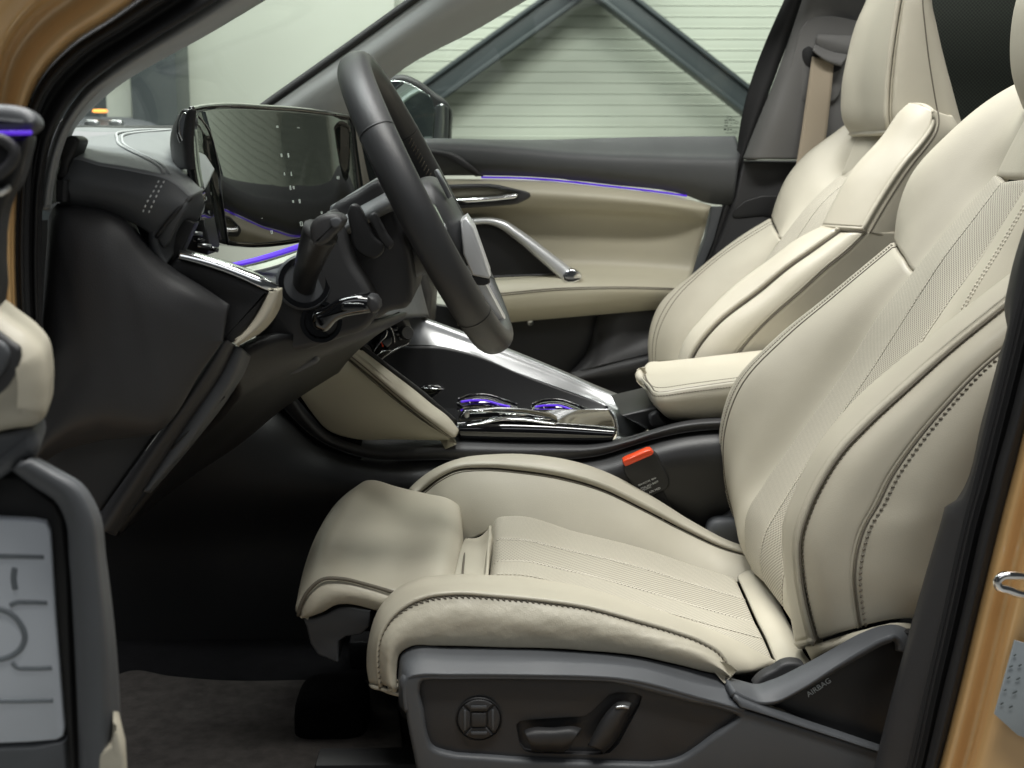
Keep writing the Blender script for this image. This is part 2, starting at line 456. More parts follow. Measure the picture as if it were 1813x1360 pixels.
mat('wall_plain', (0.50, 0.53, 0.46), 0.6, vary=0.02, vscale=2)
mat('steel_dark', (0.040, 0.050, 0.054), 0.5, vary=0.05)
mat('floor_paint', (0.22, 0.22, 0.21), 0.35, vary=0.05, vscale=2)
mat('mirror', (0.75, 0.80, 0.80), 0.02, 1.0)
mat('orange_lamp', (0.9, 0.4, 0.1), 0.4, emit=(1.0, 0.35, 0.05), estr=2.0)

def shade_cloth():
    m = mat('shade_mesh', (0.020, 0.026, 0.020), 0.7); nt = m.node_tree; N = nt.nodes; L = nt.links
    tc = N.new('ShaderNodeTexCoord'); ch = N.new('ShaderNodeTexChecker'); ch.inputs['Scale'].default_value = 260
    ch.inputs['Color1'].default_value = (0.035, 0.045, 0.033, 1); ch.inputs['Color2'].default_value = (0.006, 0.008, 0.006, 1)
    L.new(tc.outputs['Object'], ch.inputs['Vector']); L.new(ch.outputs['Color'], N['Principled BSDF'].inputs['Base Color'])
shade_cloth()
def glass(name, tint, refl=1.45, scale=1.0):
    m = bpy.data.materials.new(name); m.use_nodes = True; nt = m.node_tree; N = nt.nodes; L = nt.links
    N.remove(N['Principled BSDF']); out = N['Material Output']
    tr = N.new('ShaderNodeBsdfTransparent'); tr.inputs[0].default_value = (*tint, 1)
    gl = N.new('ShaderNodeBsdfGlossy'); gl.inputs['Roughness'].default_value = 0.01
    fr = N.new('ShaderNodeFresnel'); fr.inputs['IOR'].default_value = refl
    ml = N.new('ShaderNodeMath'); ml.operation = 'MULTIPLY'; ml.inputs[1].default_value = scale; L.new(fr.outputs[0], ml.inputs[0])
    mx = N.new('ShaderNodeMixShader'); L.new(ml.outputs[0], mx.inputs[0]); L.new(tr.outputs[0], mx.inputs[1]); L.new(gl.outputs[0], mx.inputs[2])
    L.new(mx.outputs[0], out.inputs[0]); MAT[name] = m
glass('window_glass', (0.94, 0.975, 0.95), 1.45, 0.5); glass('screen_shield', (0.95, 0.975, 0.96), 1.3, 0.06)
# ------------------------------------------------------------------ the hall
def struct(o): o['kind'] = 'structure'; return o
struct(box('hall_floor', (0, 1.5, -0.05), (16, 16, 0.1), 'floor_paint', None, bev=0))
wall = struct(box('hall_wall', (0, 5.16, 2.0), (9, 0.2, 4.2), 'wall_plain', None, bev=0))
sm = None
PITCHZ = 0.052
for i in range(72):                                   # ribbed cladding boards
    z = 0.15 + i * PITCHZ
    if sm is None:
        prof = [(0.002, 0.0), (-0.0040, 0.0008), (-0.0042, 0.0020), (-0.0012, 0.0060), (-0.0016, 0.026), (-0.0008, 0.050), (0.002, 0.0516)]
        V = []; Fc = []
        for x in (-4.4, 4.4):
            V += [(x, d - 0.002, h) for d, h in prof]
        k = len(prof)
        Fc = [(j, j + 1, k + j + 1, k + j) for j in range(k - 1)]
        sm = bpy.data.meshes.new('slat'); sm.from_pydata(V, [], Fc)
        o = link('slat', sm, 'wall_panel', wall, smooth=False)
    else:
        o = bpy.data.objects.new('slat', sm); COL.objects.link(o); o.parent = wall; o.matrix_parent_inverse = wall.matrix_world.inverted()
    o.location = (0, 5.06, z)
def beam(a, b, w, d, Y, label):
    A = P(a[0], a[1], Y); B = P(b[0], b[1], Y); dirv = (B - A).normalized(); L = (B - A).length
    R = Matrix((dirv, Vector((0, 1, 0)), dirv.cross(Vector((0, 1, 0))))).transposed()
    t = thing('steel_brace', label, 'steel beam', A, 'diagonal steel braces')
    c = (A + B) / 2
    box('web', c, (L, d, w * 0.7), 'steel_dark', t, bev=0.002, rot=R)
    for s in (-1, 1):
        box('flange', c + R @ Vector((0, 0, s * w * 0.42)), (L, d * 1.6, w * 0.16), 'steel_dark', t, bev=0.002, rot=R)
    box('end_plate', B, (0.03, d * 2.4, w * 1.5), 'steel_dark', t, bev=0.003, rot=R)
    return t
beam((560, 310), (1140, -105), 0.115, 0.09, 4.93, 'dark grey steel brace rising from behind the side mirror')
beam((1010, -65), (1500, 320), 0.115, 0.09, 4.80, 'dark grey steel brace sloping down towards the far door pillar')
# upright column and pale pier beyond the windscreen
def upright(x0, x1, Y, z1, mt, name, label, cat, d=0.25):
    A = P(x0, 200, Y); B = P(x1, 200, Y)
    t = thing(name, label, cat, ((A.x + B.x) / 2, Y, 0))
    box('shaft', ((A.x + B.x) / 2, Y + d / 2, z1 / 2), (B.x - A.x, d, z1), mt, t, bev=0.01)
    box('base', ((A.x + B.x) / 2, Y + d / 2, 0.06), ((B.x - A.x) * 1.15, d * 1.2, 0.12), mt, t, bev=0.01)
    return t
upright(233, 315, 4.3, 4.0, 'steel_dark', 'steel_column', 'dark blue grey column seen through the windscreen', 'column')
upright(188, 234, 4.6, 4.0, 'wall_plain', 'wall_pier', 'pale cream upright left of the dark column beyond the windscreen', 'pier')
pl = box('dark_wall_panel', (P(60, 200, 4.9).x, 4.95, 1.6), (1.1, 0.1, 3.2), 'steel_dark', None, bev=0.01)
tag(pl, 'dark wall panel glimpsed at the lower left of the windscreen', 'wall panel')
pw = box('plain_wall_panel', ((P(316, 100, 4.8).x + P(700, 100, 4.8).x) / 2, 4.85, 2.0), (P(700, 100, 4.8).x - P(316, 100, 4.8).x, 0.08, 4.0), 'wall_plain', None, bev=0.01)
tag(pw, 'smooth pale wall panel right of the dark column beyond the windscreen', 'wall panel')
ev = thing('parked_vehicle', 'blurred grey vehicle front with an orange lamp low behind the windscreen', 'vehicle', P(165, 230, 4.2).xyz * 1)
c0 = P(165, 222, 4.2)
pillow('body', c0 + Vector((0, .25, -.18)), (0.32, 0.25, 0.22), 'grey_plastic', ev, (0.5, 0.6))
for dx in (-0.11, 0.0, 0.10): pillow('headlamp', c0 + Vector((dx, -0.01, 0.0)), (0.03, 0.02, 0.024), 'satin_metal', ev)
pillow('indicator_lamp', c0 + Vector((0.02, 0.04, 0.06)), (0.03, 0.02, 0.007), 'orange_lamp', ev)
box('tyre_block', (c0.x, 4.5, 0.34), (0.55, 0.3, 0.68), 'rubber', ev, bev=0.04)

# ------------------------------------------------------------------ car body: frame, pillars, floor, glass
car = thing('car_body', 'gold car body shell with black door seals, pillars and carpeted floor', 'car body', (0, 0.2, 0.0))
def B(*a): return a
# near front pillar: gold outer skin, black seal, grey inner trim
loft('outer_panel', [
    [(40, 660, -.10), (30, 420, -.10), (36, 300, -.10), (50, 190, -.10), (72, 141, -.10), (126, 81, -.10), (200, 32, -.10), (252, -5, -.10), (330, -60, -.10)],
    [(22, 660, -.13), (12, 420, -.13), (16, 300, -.13), (30, 186, -.13), (52, 126, -.13), (102, 66, -.13), (170, 18, -.13), (225, -22, -.13), (300, -78, -.13)],
    [(5, 660, -.125), (0, 420, -.125), (0, 300, -.125), (10, 170, -.125), (30, 105, -.125), (80, 42, -.125), (140, -2, -.125), (190, -40, -.125), (260, -95, -.125)],
    [(-25, 660, -.17), (-32, 420, -.17), (-32, 300, -.17), (-25, 140, -.17), (0, 72, -.17), (40, 12, -.17), (90, -30, -.17), (140, -65, -.17), (210, -120, -.17)],
    [(-70, 660, -.18), (-75, 420, -.18), (-75, 300, -.18), (-70, 110, -.18), (-40, 40, -.18), (-10, -20, -.18), (30, -60, -.18), (80, -95, -.18), (150, -140, -.18)]],
    'gold_paint', car, nu=40, nv=24, th=0.01)
g = loft('door_seal', [
    [(36, 640, -.095), (28, 420, -.095), (33, 300, -.095), (46, 190, -.095), (68, 141, -.095), (122, 81, -.095), (196, 32, -.095), (248, -5, -.095), (330, -62, -.095)],
    [(46, 640, -.11), (38, 420, -.11), (44, 300, -.11), (58, 200, -.11), (82, 152, -.11), (138, 94, -.11), (214, 44, -.11), (270, 6, -.11), (350, -50, -.11)],
    [(58, 640, -.08), (52, 420, -.08), (57, 300, -.08), (72, 215, -.08), (98, 165, -.08), (152, 108, -.08), (232, 56, -.08), (292, 18, -.08), (370, -36, -.08)],
    [(66, 640, -.09), (60, 420, -.09), (66, 310, -.09), (82, 232, -.09), (116, 170, -.09), (172, 118, -.09), (248, 68, -.09), (320, 24, -.09), (395, -24, -.09)],
    [(80, 640, -.03), (72, 420, -.03), (78, 310, -.03), (98, 232, -.03), (142, 160, -.03), (192, 116, -.03), (262, 70, -.03), (350, 14, -.03), (420, -32, -.03)]],
    'rubber', car, nu=44, nv=30, th=0.008)
loft('pillar_trim', [
    [(69, 372, -.045), (73, 322, -.045), (84, 280, -.045), (100, 231, -.045), (136, 172, -.045), (190, 119, -.045), (247, 80, -.045), (300, 47, -.045), (367, 2, -.045), (430, -42, -.045)],
    [(80, 366, -.055), (85, 322, -.055), (95, 276, -.055), (112, 229, -.055), (150, 172, -.055), (206, 126, -.055), (264, 88, -.055), (325, 51, -.055), (392, 8, -.055), (455, -36, -.055)],
    [(98, 360, -.01), (101, 325, -.01), (114, 267, -.01), (130, 228, -.01), (160, 193, -.01), (203, 155, -.01), (282, 106, -.01), (353, 67, -.01), (424, 25, -.01), (520, -34, -.01)],
    [(100, 360, .03), (104, 325, .03), (118, 267, .03), (134, 226, .03), (163, 193, .03), (206, 155, .03), (284, 107, .03), (355, 68, .03), (426, 26, .03), (521, -33, .03)]],
    'pillar_light', car, nu=44, nv=18, th=0.008)
# far front pillar
loft('pillar_trim', [
    [(380, 262, 1.20), (480, 184, 1.22), (600, 98, 1.24), (738, 0, 1.26), (850, -80, 1.28)],
    [(420, 262, 1.20), (500, 202, 1.22), (640, 110, 1.24), (790, 5, 1.26), (900, -72, 1.28)],
    [(520, 262, 1.25), (600, 190, 1.27), (700, 112, 1.29), (850, 22, 1.31), (970, -50, 1.33)],
    [(590, 262, 1.31), (640, 190, 1.33), (700, 133, 1.34), (850, 49, 1.36), (933, 0, 1.38), (1030, -56, 1.40)]],
    'pillar_light', car, nu=30, nv=24, th=0.01)
tube('windscreen_seal', [(380, 252, 1.205), (468, 188, 1.22), (600, 94, 1.24), (738, -5, 1.26), (850, -85, 1.28)], 0.0085, 'rubber', car, per=24)
loft('windscreen', [[(128, 232, .02), (300, 228, .62), (462, 196, 1.215)], [(282, 110, .0), (440, 90, .62), (600, 98, 1.235)], [(462, 4, -.02), (620, -10, .62), (770, -22, 1.26)], [(560, -60, -.03), (700, -75, .62), (850, -85, 1.28)]],
     'screen_shield', car, nu=14, nv=12, th=0.005)
# near centre pillar: dark trim, seals, gold jamb
BP = [((1822, 380), (1852, 380), (1872, 380), (1905, 380)), ((1801, 440), (1830, 440), (1852, 440), (1890, 440)), ((1785, 504), (1818, 504), (1838, 504), (1872, 504)), ((1778, 553), (1806, 553), (1826, 553), (1862, 553)),
      ((1783, 575), (1801, 575), (1821, 575), (1858, 575)), ((1770, 626), (1789, 626), (1809, 626), (1846, 626)), ((1737, 750), (1758, 750), (1778, 750), (1816, 750)),
      ((1704, 868), (1728, 868), (1746, 868), (1786, 868)), ((1692, 886), (1722, 890), (1742, 890), (1780, 890)), ((1674, 896), (1717, 905), (1737, 905), (1776, 905)), ((1667, 920), (1712, 925), (1732, 925), (1771, 925)),
      ((1626, 1060), (1678, 1075), (1698, 1075), (1734, 1075)), ((1580, 1230), (1640, 1240), (1658, 1240), (1694, 1240)), ((1547, 1362), (1613, 1362), (1629, 1362), (1662, 1362)), ((1535, 1410), (1600, 1410), (1617, 1410), (1648, 1410))]
def bcol(k, Y, dx=0): return [(r[k][0] + dx, r[k][1], Y) for r in BP]
loft('pillar_trim', [bcol(0, -.055), bcol(0, -.075, 6), bcol(1, -.095, -10), bcol(1, -.10)], 'dark_plastic', car, nu=60, nv=14, th=0.01)
loft('door_seal', [bcol(1, -.10), bcol(1, -.106, 6), bcol(2, -.085, -4), bcol(2, -.085, 2), bcol(2, -.112, 10), bcol(2, -.122, 22), bcol(3, -.115, -4), bcol(3, -.095, 3)], 'rubber', car, nu=50, nv=40, th=0.008)
jamb = loft('door_jamb', [bcol(3, -.11, -2), bcol(3, -.125, 16), bcol(3, -.118, 42), bcol(3, -.15, 70), bcol(3, -.155, 160), bcol(3, -.155, 260)], 'gold_paint', car, nu=40, nv=30, th=0.01)
c = P(1800, 1000, -.148)
tube('latch_striker', [(1840, 1022, -.152), (1822, 1022, -.165), (1795, 1019, -.172), (1776, 1020, -.172), (1766, 1028, -.172), (1768, 1038, -.172), (1785, 1044, -.172), (1800, 1050, -.170), (1840, 1052, -.158)], 0.0042, 'chrome', car, per=40)
slab('vehicle_label', [(1797, 1134), (1850, 1150), (1850, 1320), (1802, 1302), (1761, 1265), (1764, 1255)], 'foil_label', car, Y=-.1645, th=0.002, bev=0.0004, per=0, straight=True)
for k, (x, y, w) in enumerate([(1797, 1160, 10), (1790, 1180, 14), (1806, 1178, 12), (1786, 1200, 12), (1803, 1202, 16), (1780, 1222, 10), (1797, 1226, 18), (1774, 1246, 12), (1790, 1252, 14)]):
    A = P(x, y, -.1655)
    box('label_print', A, (w * 0.00026, 0.0006, 0.0008), 'print_dark', car, bev=0, rot=Matrix.Rotation(math.radians(-28), 3, 'Y'))
slab('roof', [Vector((-.12, -.02, 1.60)), Vector((1.5, -.02, 1.60)), Vector((1.5, 1.36, 1.60)), Vector((-.12, 1.36, 1.60))], 'headliner', car, th=0.05, bev=0.01, per=0, straight=True, ext=(0, 0, 1),
     hole=[Vector((.05, .22, 1.60)), Vector((1.0, .22, 1.60)), Vector((1.0, 1.12, 1.60)), Vector((.05, 1.12, 1.60))], hper=0)  # roof out of view, added with its opening to steer top light
# lower sill below the seat, floor pan and carpet
box('sill', (-0.1, -0.13, 0.24), (2.2, 0.16, 0.22), 'gold_paint', car, bev=0.03)
box('floor_pan', (0.05, 0.64, 0.335), (2.2, 1.5, 0.03), 'black_carpet', car, bev=0)
box('firewall', (-0.92, 0.64, 0.62), (0.04, 1.5, 0.60), 'black_carpet', car, bev=0)
box('tunnel_side', (-0.20, 0.62, 0.47), (1.4, 0.16, 0.25), 'black_carpet', car, bev=0.02)
for sx in (-0.62, -0.16, 0.4): box('wheel_support', (sx, 0.64, 0.16), (0.10, 1.2, 0.32), 'rubber', car, bev=0.02)
fm = slab('floor_mat', [PZ(190, 1240, .356), PZ(205, 1195, .356), PZ(230, 1187, .356), PZ(300, 1196, .356), PZ(400, 1204, .356), PZ(560, 1203, .356), PZ(700, 1203, .356), PZ(720, 1380, .356), PZ(600, 1420, .356), PZ(180, 1420, .356)],
          'carpet', car, th=0.005, bev=0.002, ext=(0, 0, -1), sharp=(6, 7, 8, 9))
# far side: window surround, centre pillar trim, rear shade
loft('door_seal', [[(1400, -25, 1.40), (1308, 238, 1.40), (1306, 256, 1.40), (1296, 300, 1.40), (1278, 365, 1.40), (1240, 470, 1.40), (1205, 560, 1.40)],
                   [(1415, -25, 1.385), (1326, 238, 1.385), (1318, 262, 1.385), (1300, 310, 1.385), (1285, 365, 1.385), (1250, 470, 1.385), (1215, 560, 1.385)],
                   [(1432, -25, 1.39), (1356, 180, 1.39), (1322, 270, 1.39), (1306, 320, 1.39), (1296, 365, 1.39), (1262, 470, 1.39), (1230, 560, 1.39)]],
     'rubber', car, nu=36, nv=12, th=0.01)
loft('pillar_trim', [[(1430, -30, 1.37), (1400, 60, 1.37), (1366, 155, 1.37), (1345, 205, 1.37), (1315, 281, 1.37)],
                     [(1442, -30, 1.355), (1412, 60, 1.355), (1376, 157, 1.352), (1356, 208, 1.347), (1328, 281, 1.345)],
                     [(1520, -30, 1.36), (1490, 60, 1.36), (1440, 175, 1.352), (1420, 230, 1.345), (1412, 282, 1.345)],
                     [(1590, -30, 1.38), (1570, 100, 1.38), (1540, 190, 1.37), (1515, 240, 1.36), (1500, 282, 1.36)]],
     'pillar_grey', car, nu=40, nv=30, th=0.012)
slab('belt_guide_panel', [(1431, 36), (1510, 35), (1524, 40), (1520, 70), (1500, 130), (1478, 178), (1424, 181), (1385, 160), (1400, 115)], 'pillar_grey', car, Y=1.347, th=0.02, bev=0.003, sharp=(6, 7))
slab('belt_guide_opening', [(1422, 88), (1430, 82), (1440, 86), (1455, 98), (1480, 110), (1492, 112), (1488, 122), (1477, 128), (1440, 122), (1426, 114), (1421, 102)], 'black_plastic', car, Y=1.3455, th=0.02, bev=0.001)
loft('belt_guide_hood', [[(1444, 78, 1.343), (1465, 88, 1.343), (1500, 96, 1.343)], [(1442, 84, 1.325), (1463, 98, 1.322), (1496, 106, 1.325)], [(1440, 90, 1.32), (1460, 105, 1.317), (1490, 116, 1.32)], [(1440, 91, 1.335), (1460, 107, 1.335), (1490, 118, 1.338)]], 'pillar_grey', car, nu=20, nv=14, th=0.006)
loft('belt_guide_slider', [[(1448, 60, 1.344), (1480, 62, 1.344), (1512, 63, 1.344)], [(1446, 68, 1.338), (1475, 76, 1.338), (1504, 84, 1.338)], [(1444, 80, 1.342), (1465, 90, 1.342), (1500, 97, 1.342)]], 'pillar_grey', car, nu=14, nv=10, th=0.006)
slab('lower_pillar_trim', [(1316, 284), (1420, 284), (1520, 284), (1520, 520), (1190, 600), (1225, 540), (1262, 455), (1296, 365)], 'dark_plastic', car, Y=1.375, th=0.05, bev=0.008, straight=True, per=0)
slab('door_sill_recess', [(1300, 372), (1420, 372), (1420, 384), (1350, 383), (1296, 380)], 'black_plastic', car, Y=1.373, th=0.02, bev=0.002)
sh = slab('rear_window_shade', [(1540, -80), (1960, -80), (1960, 380), (1540, 380)], 'shade_mesh', car, Y=1.46, th=0.01, bev=0.001, per=0, straight=True)
# ------------------------------------------------------------------ passenger seat belt
belt = loft('seat_belt', [[(1438, 100, 1.335), (1428, 170, 1.325), (1418, 240, 1.315), (1405, 320, 1.30)], [(1477, 108, 1.335), (1471, 170, 1.325), (1463, 240, 1.315), (1450, 320, 1.30)]], 'belt_web', None, nu=24, nv=6, th=0.0016).o
tag(belt, 'beige seat belt webbing hanging from the far pillar guide', 'seat belt')

# ------------------------------------------------------------------ passenger door
pd = thing('passenger_door', 'closed far door with cream panel, dark top and purple light line', 'car door', (0.1, 1.36, 0.35))
lo = loft('door_top', [
    [(690, 246, 1.44), (795, 246, 1.44), (984, 247, 1.44), (1112, 243, 1.44), (1302, 241, 1.44)],
    [(690, 249, 1.385), (795, 249, 1.385), (888, 254, 1.385), (1016, 265, 1.385), (1144, 270, 1.385), (1310, 274, 1.385)],
    [(690, 256, 1.365), (795, 256, 1.365), (888, 262, 1.365), (1016, 273, 1.365), (1144, 279, 1.365), (1308, 284, 1.365)],
    [(690, 285, 1.36), (795, 283, 1.36), (900, 290, 1.36), (1050, 300, 1.36), (1200, 315, 1.36), (1303, 325, 1.36)],
    [(690, 312, 1.385), (792, 311, 1.385), (856, 311, 1.385), (952, 314, 1.385), (1080, 327, 1.385), (1208, 344, 1.385), (1258, 361, 1.385), (1297, 363, 1.385)]],
    'dash_soft', pd, nu=50, nv=30, th=0.012)
tube('ambient_light', [(852, 314, 1.382), (952, 317, 1.382), (1080, 330, 1.382), (1160, 339, 1.382), (1216, 347, 1.382)], 0.0021, 'purple_light', pd, per=40)
dp = loft('door_panel', [
    [(740, 318, 1.39), (856, 317, 1.39), (952, 320, 1.39), (1080, 333, 1.39), (1208, 350, 1.39), (1259, 364, 1.39)],
    [(740, 326, 1.355), (900, 325, 1.355), (1050, 334, 1.355), (1180, 350, 1.358), (1258, 366, 1.37)],
    [(740, 345, 1.338), (900, 342, 1.338), (1050, 350, 1.338), (1180, 362, 1.342), (1256, 373, 1.36)],
    [(740, 368, 1.35), (900, 362, 1.35), (1050, 367, 1.35), (1180, 376, 1.353), (1253, 386, 1.365)],
    [(750, 388, 1.385), (900, 380, 1.385), (1050, 382, 1.385), (1180, 390, 1.383), (1249, 402, 1.375)],
    [(770, 440, 1.395), (1000, 430, 1.395), (1235, 450, 1.385)],
    [(790, 478, 1.385), (1000, 468, 1.385), (1228, 476, 1.38)],
    [(800, 497, 1.355), (1020, 484, 1.355), (1223, 488, 1.365)],
    [(803, 508, 1.31), (1000, 496, 1.31), (1218, 500, 1.34)],
    [(805, 530, 1.293), (888, 523, 1.293), (984, 514, 1.293), (1080, 511, 1.295), (1215, 514, 1.325)],
    [(808, 556, 1.30), (904, 548, 1.30), (1048, 537, 1.30), (1215, 530, 1.33)],
    [(810, 573, 1.33), (904, 566, 1.33), (1048, 554, 1.33), (1215, 541, 1.34)],
    [(810, 573, 1.40), (904, 567, 1.40), (1048, 555, 1.40), (1215, 542, 1.40)]], 'door_cream', pd, nu=50, nv=90, th=0.006, cl=0.0)
for r_, s_ in ((8.85, 0), (9.0, 0)):
    tube('seam', gline(dp, row=r_, lift=0.0002), 0.0011, 'thread_dark', pd, k=6)
slab('door_end_cap', [(1260, 366), (1280, 366), (1264, 425), (1238, 490), (1200, 560), (1180, 560), (1224, 490), (1250, 420)], 'grey_plastic', pd, Y=1.378, th=0.03, bev=0.002, per=0, straight=True)
# speaker with metal surround
loft('speaker_surround', [
    [(800, 388, 1.3520), (840, 385, 1.3468), (872, 385, 1.3426), (896, 391, 1.3395), (920, 406, 1.3363), (975, 447, 1.3292), (1029, 488, 1.3221)],
    [(800, 391, 1.3380), (840, 388, 1.3328), (872, 388, 1.3286), (893, 394, 1.3259), (915, 409, 1.3230), (970, 450, 1.3158), (1022, 492, 1.3090)],
    [(800, 397, 1.3360), (840, 395, 1.3308), (870, 395, 1.3269), (890, 402, 1.3243), (908, 414, 1.3219), (958, 456, 1.3154), (1003, 497, 1.3095)],
    [(800, 400, 1.3480), (840, 398, 1.3428), (868, 398, 1.3391), (886, 405, 1.3368), (903, 417, 1.3346), (952, 458, 1.3282), (996, 497, 1.3224)]],
    'silver_paint', pd, nu=50, nv=20, th=0.004)
slab('surround_foot', [(997, 487), (1012, 476), (1030, 488), (1030, 494), (1026, 498), (999, 499)], 'bright_metal', pd, Y=1.302, th=0.04, bev=0.004, per=3)
slab('speaker_grille', [(790, 402), (840, 398), (868, 398), (886, 405), (903, 417), (952, 458), (996, 497), (880, 506), (790, 515)], 'black_plastic', pd, Y=1.352, th=0.04, bev=0.001, per=4)
tube('speaker_shelf_edge', [(840, 492, 1.335), (900, 489, 1.33), (985, 486, 1.335)], 0.0022, 'dark_plastic', pd, per=14)
# inner handle
slab('handle_bezel', [(770, 328), (830, 326), (868, 326), (884, 328), (932, 339), (938, 342), (940, 347), (936, 352), (917, 361), (905, 363), (850, 367), (770, 372)], 'dark_plastic', pd, Y=1.322, th=0.04, bev=0.004, straight=True, per=0,
     hole=[(780, 335), (860, 332), (878, 334), (912, 340), (917, 344), (916, 349), (908, 353), (845, 359), (780, 364)], hper=0)
slab('handle_cup', [(775, 330), (925, 338), (925, 358), (775, 368)], 'black_plastic', pd, Y=1.345, th=0.01, bev=0.001, per=0, straight=True)
loft('door_lever', [[(800, 351, 1.335), (860, 347, 1.328), (914, 341, 1.325)], [(802, 353, 1.318), (860, 349, 1.314), (916, 344, 1.314)], [(822, 358, 1.316), (862, 355, 1.312), (914, 350, 1.313)], [(836, 360, 1.33), (866, 358, 1.328), (908, 354, 1.325)]], 'bright_metal', pd, nu=20, nv=12, th=0.004)
# lower door, pocket, screw
slab('lower_panel', [(640, 520), (900, 560), (1215, 535), (1215, 900), (640, 900)], 'black_plastic', pd, Y=1.41, th=0.03, bev=0.002, per=0, straight=True)
loft('door_pocket', [[(1070, 540, 1.39), (1057, 562, 1.39), (1049, 593, 1.39), (1035, 629, 1.385), (1008, 660, 1.38)], [(1090, 545, 1.372), (1075, 575, 1.37), (1064, 605, 1.365), (1050, 634, 1.36), (1020, 657, 1.355)],
                     [(1150, 545, 1.37), (1150, 575, 1.365), (1150, 600, 1.36), (1150, 615, 1.35), (1148, 627, 1.345)], [(1230, 545, 1.37), (1230, 570, 1.365), (1230, 590, 1.36), (1230, 600, 1.35), (1230, 606, 1.345)]], 'dark_plastic', pd, nu=26, nv=20, th=0.008)
loft('pocket_lip', [[(1008, 660, 1.352), (1060, 647, 1.349), (1147, 628, 1.342), (1230, 607, 1.34)], [(1012, 664, 1.345), (1062, 652, 1.343), (1148, 632, 1.336), (1230, 611, 1.334)], [(1000, 690, 1.36), (1060, 690, 1.36), (1148, 690, 1.36), (1230, 690, 1.36)], [(1000, 760, 1.39), (1060, 760, 1.39), (1148, 760, 1.39), (1230, 760, 1.39)]], 'dark_plastic', pd, nu=26, nv=20, th=0.006)
lathe('screw_cover', [(0.0045, 0), (0.0065, 0.001), (0.007, 0.003), (0.006, 0.004), (0.0045, 0.003)], P(939, 571, 1.408), (0, -1, 0), 'satin_metal', pd, k=24)
loft('tweeter_trim', [[(690, 268, 1.366), (775, 266, 1.352), (805, 272, 1.351), (832, 290, 1.35), (856, 312, 1.36)], [(690, 272, 1.35), (775, 269, 1.348), (803, 276, 1.347), (828, 293, 1.347), (850, 312, 1.356)], [(690, 280, 1.352), (775, 276, 1.35), (797, 282, 1.349), (820, 297, 1.349), (842, 313, 1.36)]], 'dark_plastic', pd, nu=24, nv=8, th=0.004)
# window pane with its small maker's print
slab('window_pane', [(560, 262), (700, 128), (960, -30), (1440, -60), (1330, 262)], 'window_glass', pd, Y=1.445, th=0.004, bev=0.0005, per=0, straight=True)
WY = 1.4438
def pr(x0, y0, x1, y1): 
    a = P(x0, y0, WY); b_ = P(x1, y1, WY)
    box('pane_print', (a + b_) / 2, (abs(b_.x - a.x), 0.0006, abs(b_.z - a.z)), 'print_dark', pd, bev=0)
X_ = lambda z: 1220 + z * 120 / 1632; Y_ = lambda z: 180 + z * 120 / 1632
for (a, b_, c_, d_) in [(850, 440, 925, 460), (945, 435, 1035, 455), (1045, 435, 1110, 455), (850, 485, 940, 497), (850, 515, 945, 527), (1000, 515, 1040, 525), (1065, 515, 1110, 525), (850, 575, 930, 592), (970, 575, 1030, 585), (840, 650, 895, 690), (915, 640, 970, 655), (915, 675, 970, 692), (995, 660, 1025, 690), (925, 712, 945, 722), (1050, 710, 1075, 722), (1095, 710, 1160, 720), (875, 750, 1165, 760)]:
    pr(X_(a), Y_(b_), X_(c_), Y_(d_))
tube('pane_print', [(X_(975) + 5 * math.cos(t), Y_(392) + 1.6 * math.sin(t), WY) for t in np.linspace(0, 2 * math.pi, 16, endpoint=False)], 0.0004, 'print_dark', pd, k=4, closed=True)
tube('pane_print', [(X_(1145) + 2.4 * math.cos(t), Y_(500) + 2.6 * math.sin(t), WY) for t in np.linspace(0, 2 * math.pi, 16, endpoint=False)], 0.0004, 'print_dark', pd, k=4, closed=True)
# exterior mirror outside the pane
mr_ = thing('side_mirror', 'dark exterior mirror outside the far window behind the steering wheel', 'mirror', P(745, 244, 1.62))
slab('housing', [(680, 142), (693, 134), (707, 131), (739, 141), (767, 162), (790, 179), (797, 190), (797, 225), (794, 262), (660, 262), (660, 180)], 'black_plastic', mr_, Y=1.60, th=0.16, bev=0.012, per=5)
slab('glass', [(672, 150), (696, 143), (712, 144), (742, 158), (764, 175), (769, 190), (767, 225), (762, 262), (672, 262)], 'mirror', mr_, th=0.004, bev=0.001, per=4, Y=1.594)
loft('lower_shell', [[(771, 188, 1.592), (769, 225, 1.592), (765, 262, 1.592)], [(782, 184, 1.58), (781, 225, 1.58), (777, 262, 1.58)], [(794, 190, 1.592), (794, 225, 1.592), (791, 262, 1.592)]], 'satin_metal', mr_, nu=14, nv=10, th=0.01)
box('mirror_foot', P(735, 275, 1.56) , (0.10, 0.16, 0.05), 'black_plastic', mr_, bev=0.01)
# ------------------------------------------------------------------ dashboard
da = thing('dashboard', 'dark grey dashboard with stitched top, side cap and metal accent', 'dashboard', (-0.45, 0.3, 0.35))
top = loft('dash_top_lit', [
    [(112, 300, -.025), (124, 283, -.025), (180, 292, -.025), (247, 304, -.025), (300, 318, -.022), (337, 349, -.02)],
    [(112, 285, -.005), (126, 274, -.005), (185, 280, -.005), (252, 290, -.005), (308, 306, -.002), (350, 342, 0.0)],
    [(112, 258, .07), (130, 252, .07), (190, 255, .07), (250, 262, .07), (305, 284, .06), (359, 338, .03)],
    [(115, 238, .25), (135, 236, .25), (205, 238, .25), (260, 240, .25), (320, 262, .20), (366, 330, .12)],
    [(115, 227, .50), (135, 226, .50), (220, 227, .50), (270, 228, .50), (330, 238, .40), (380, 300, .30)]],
    'dash_top_lit', da, nu=40, nv=30, th=0.01)
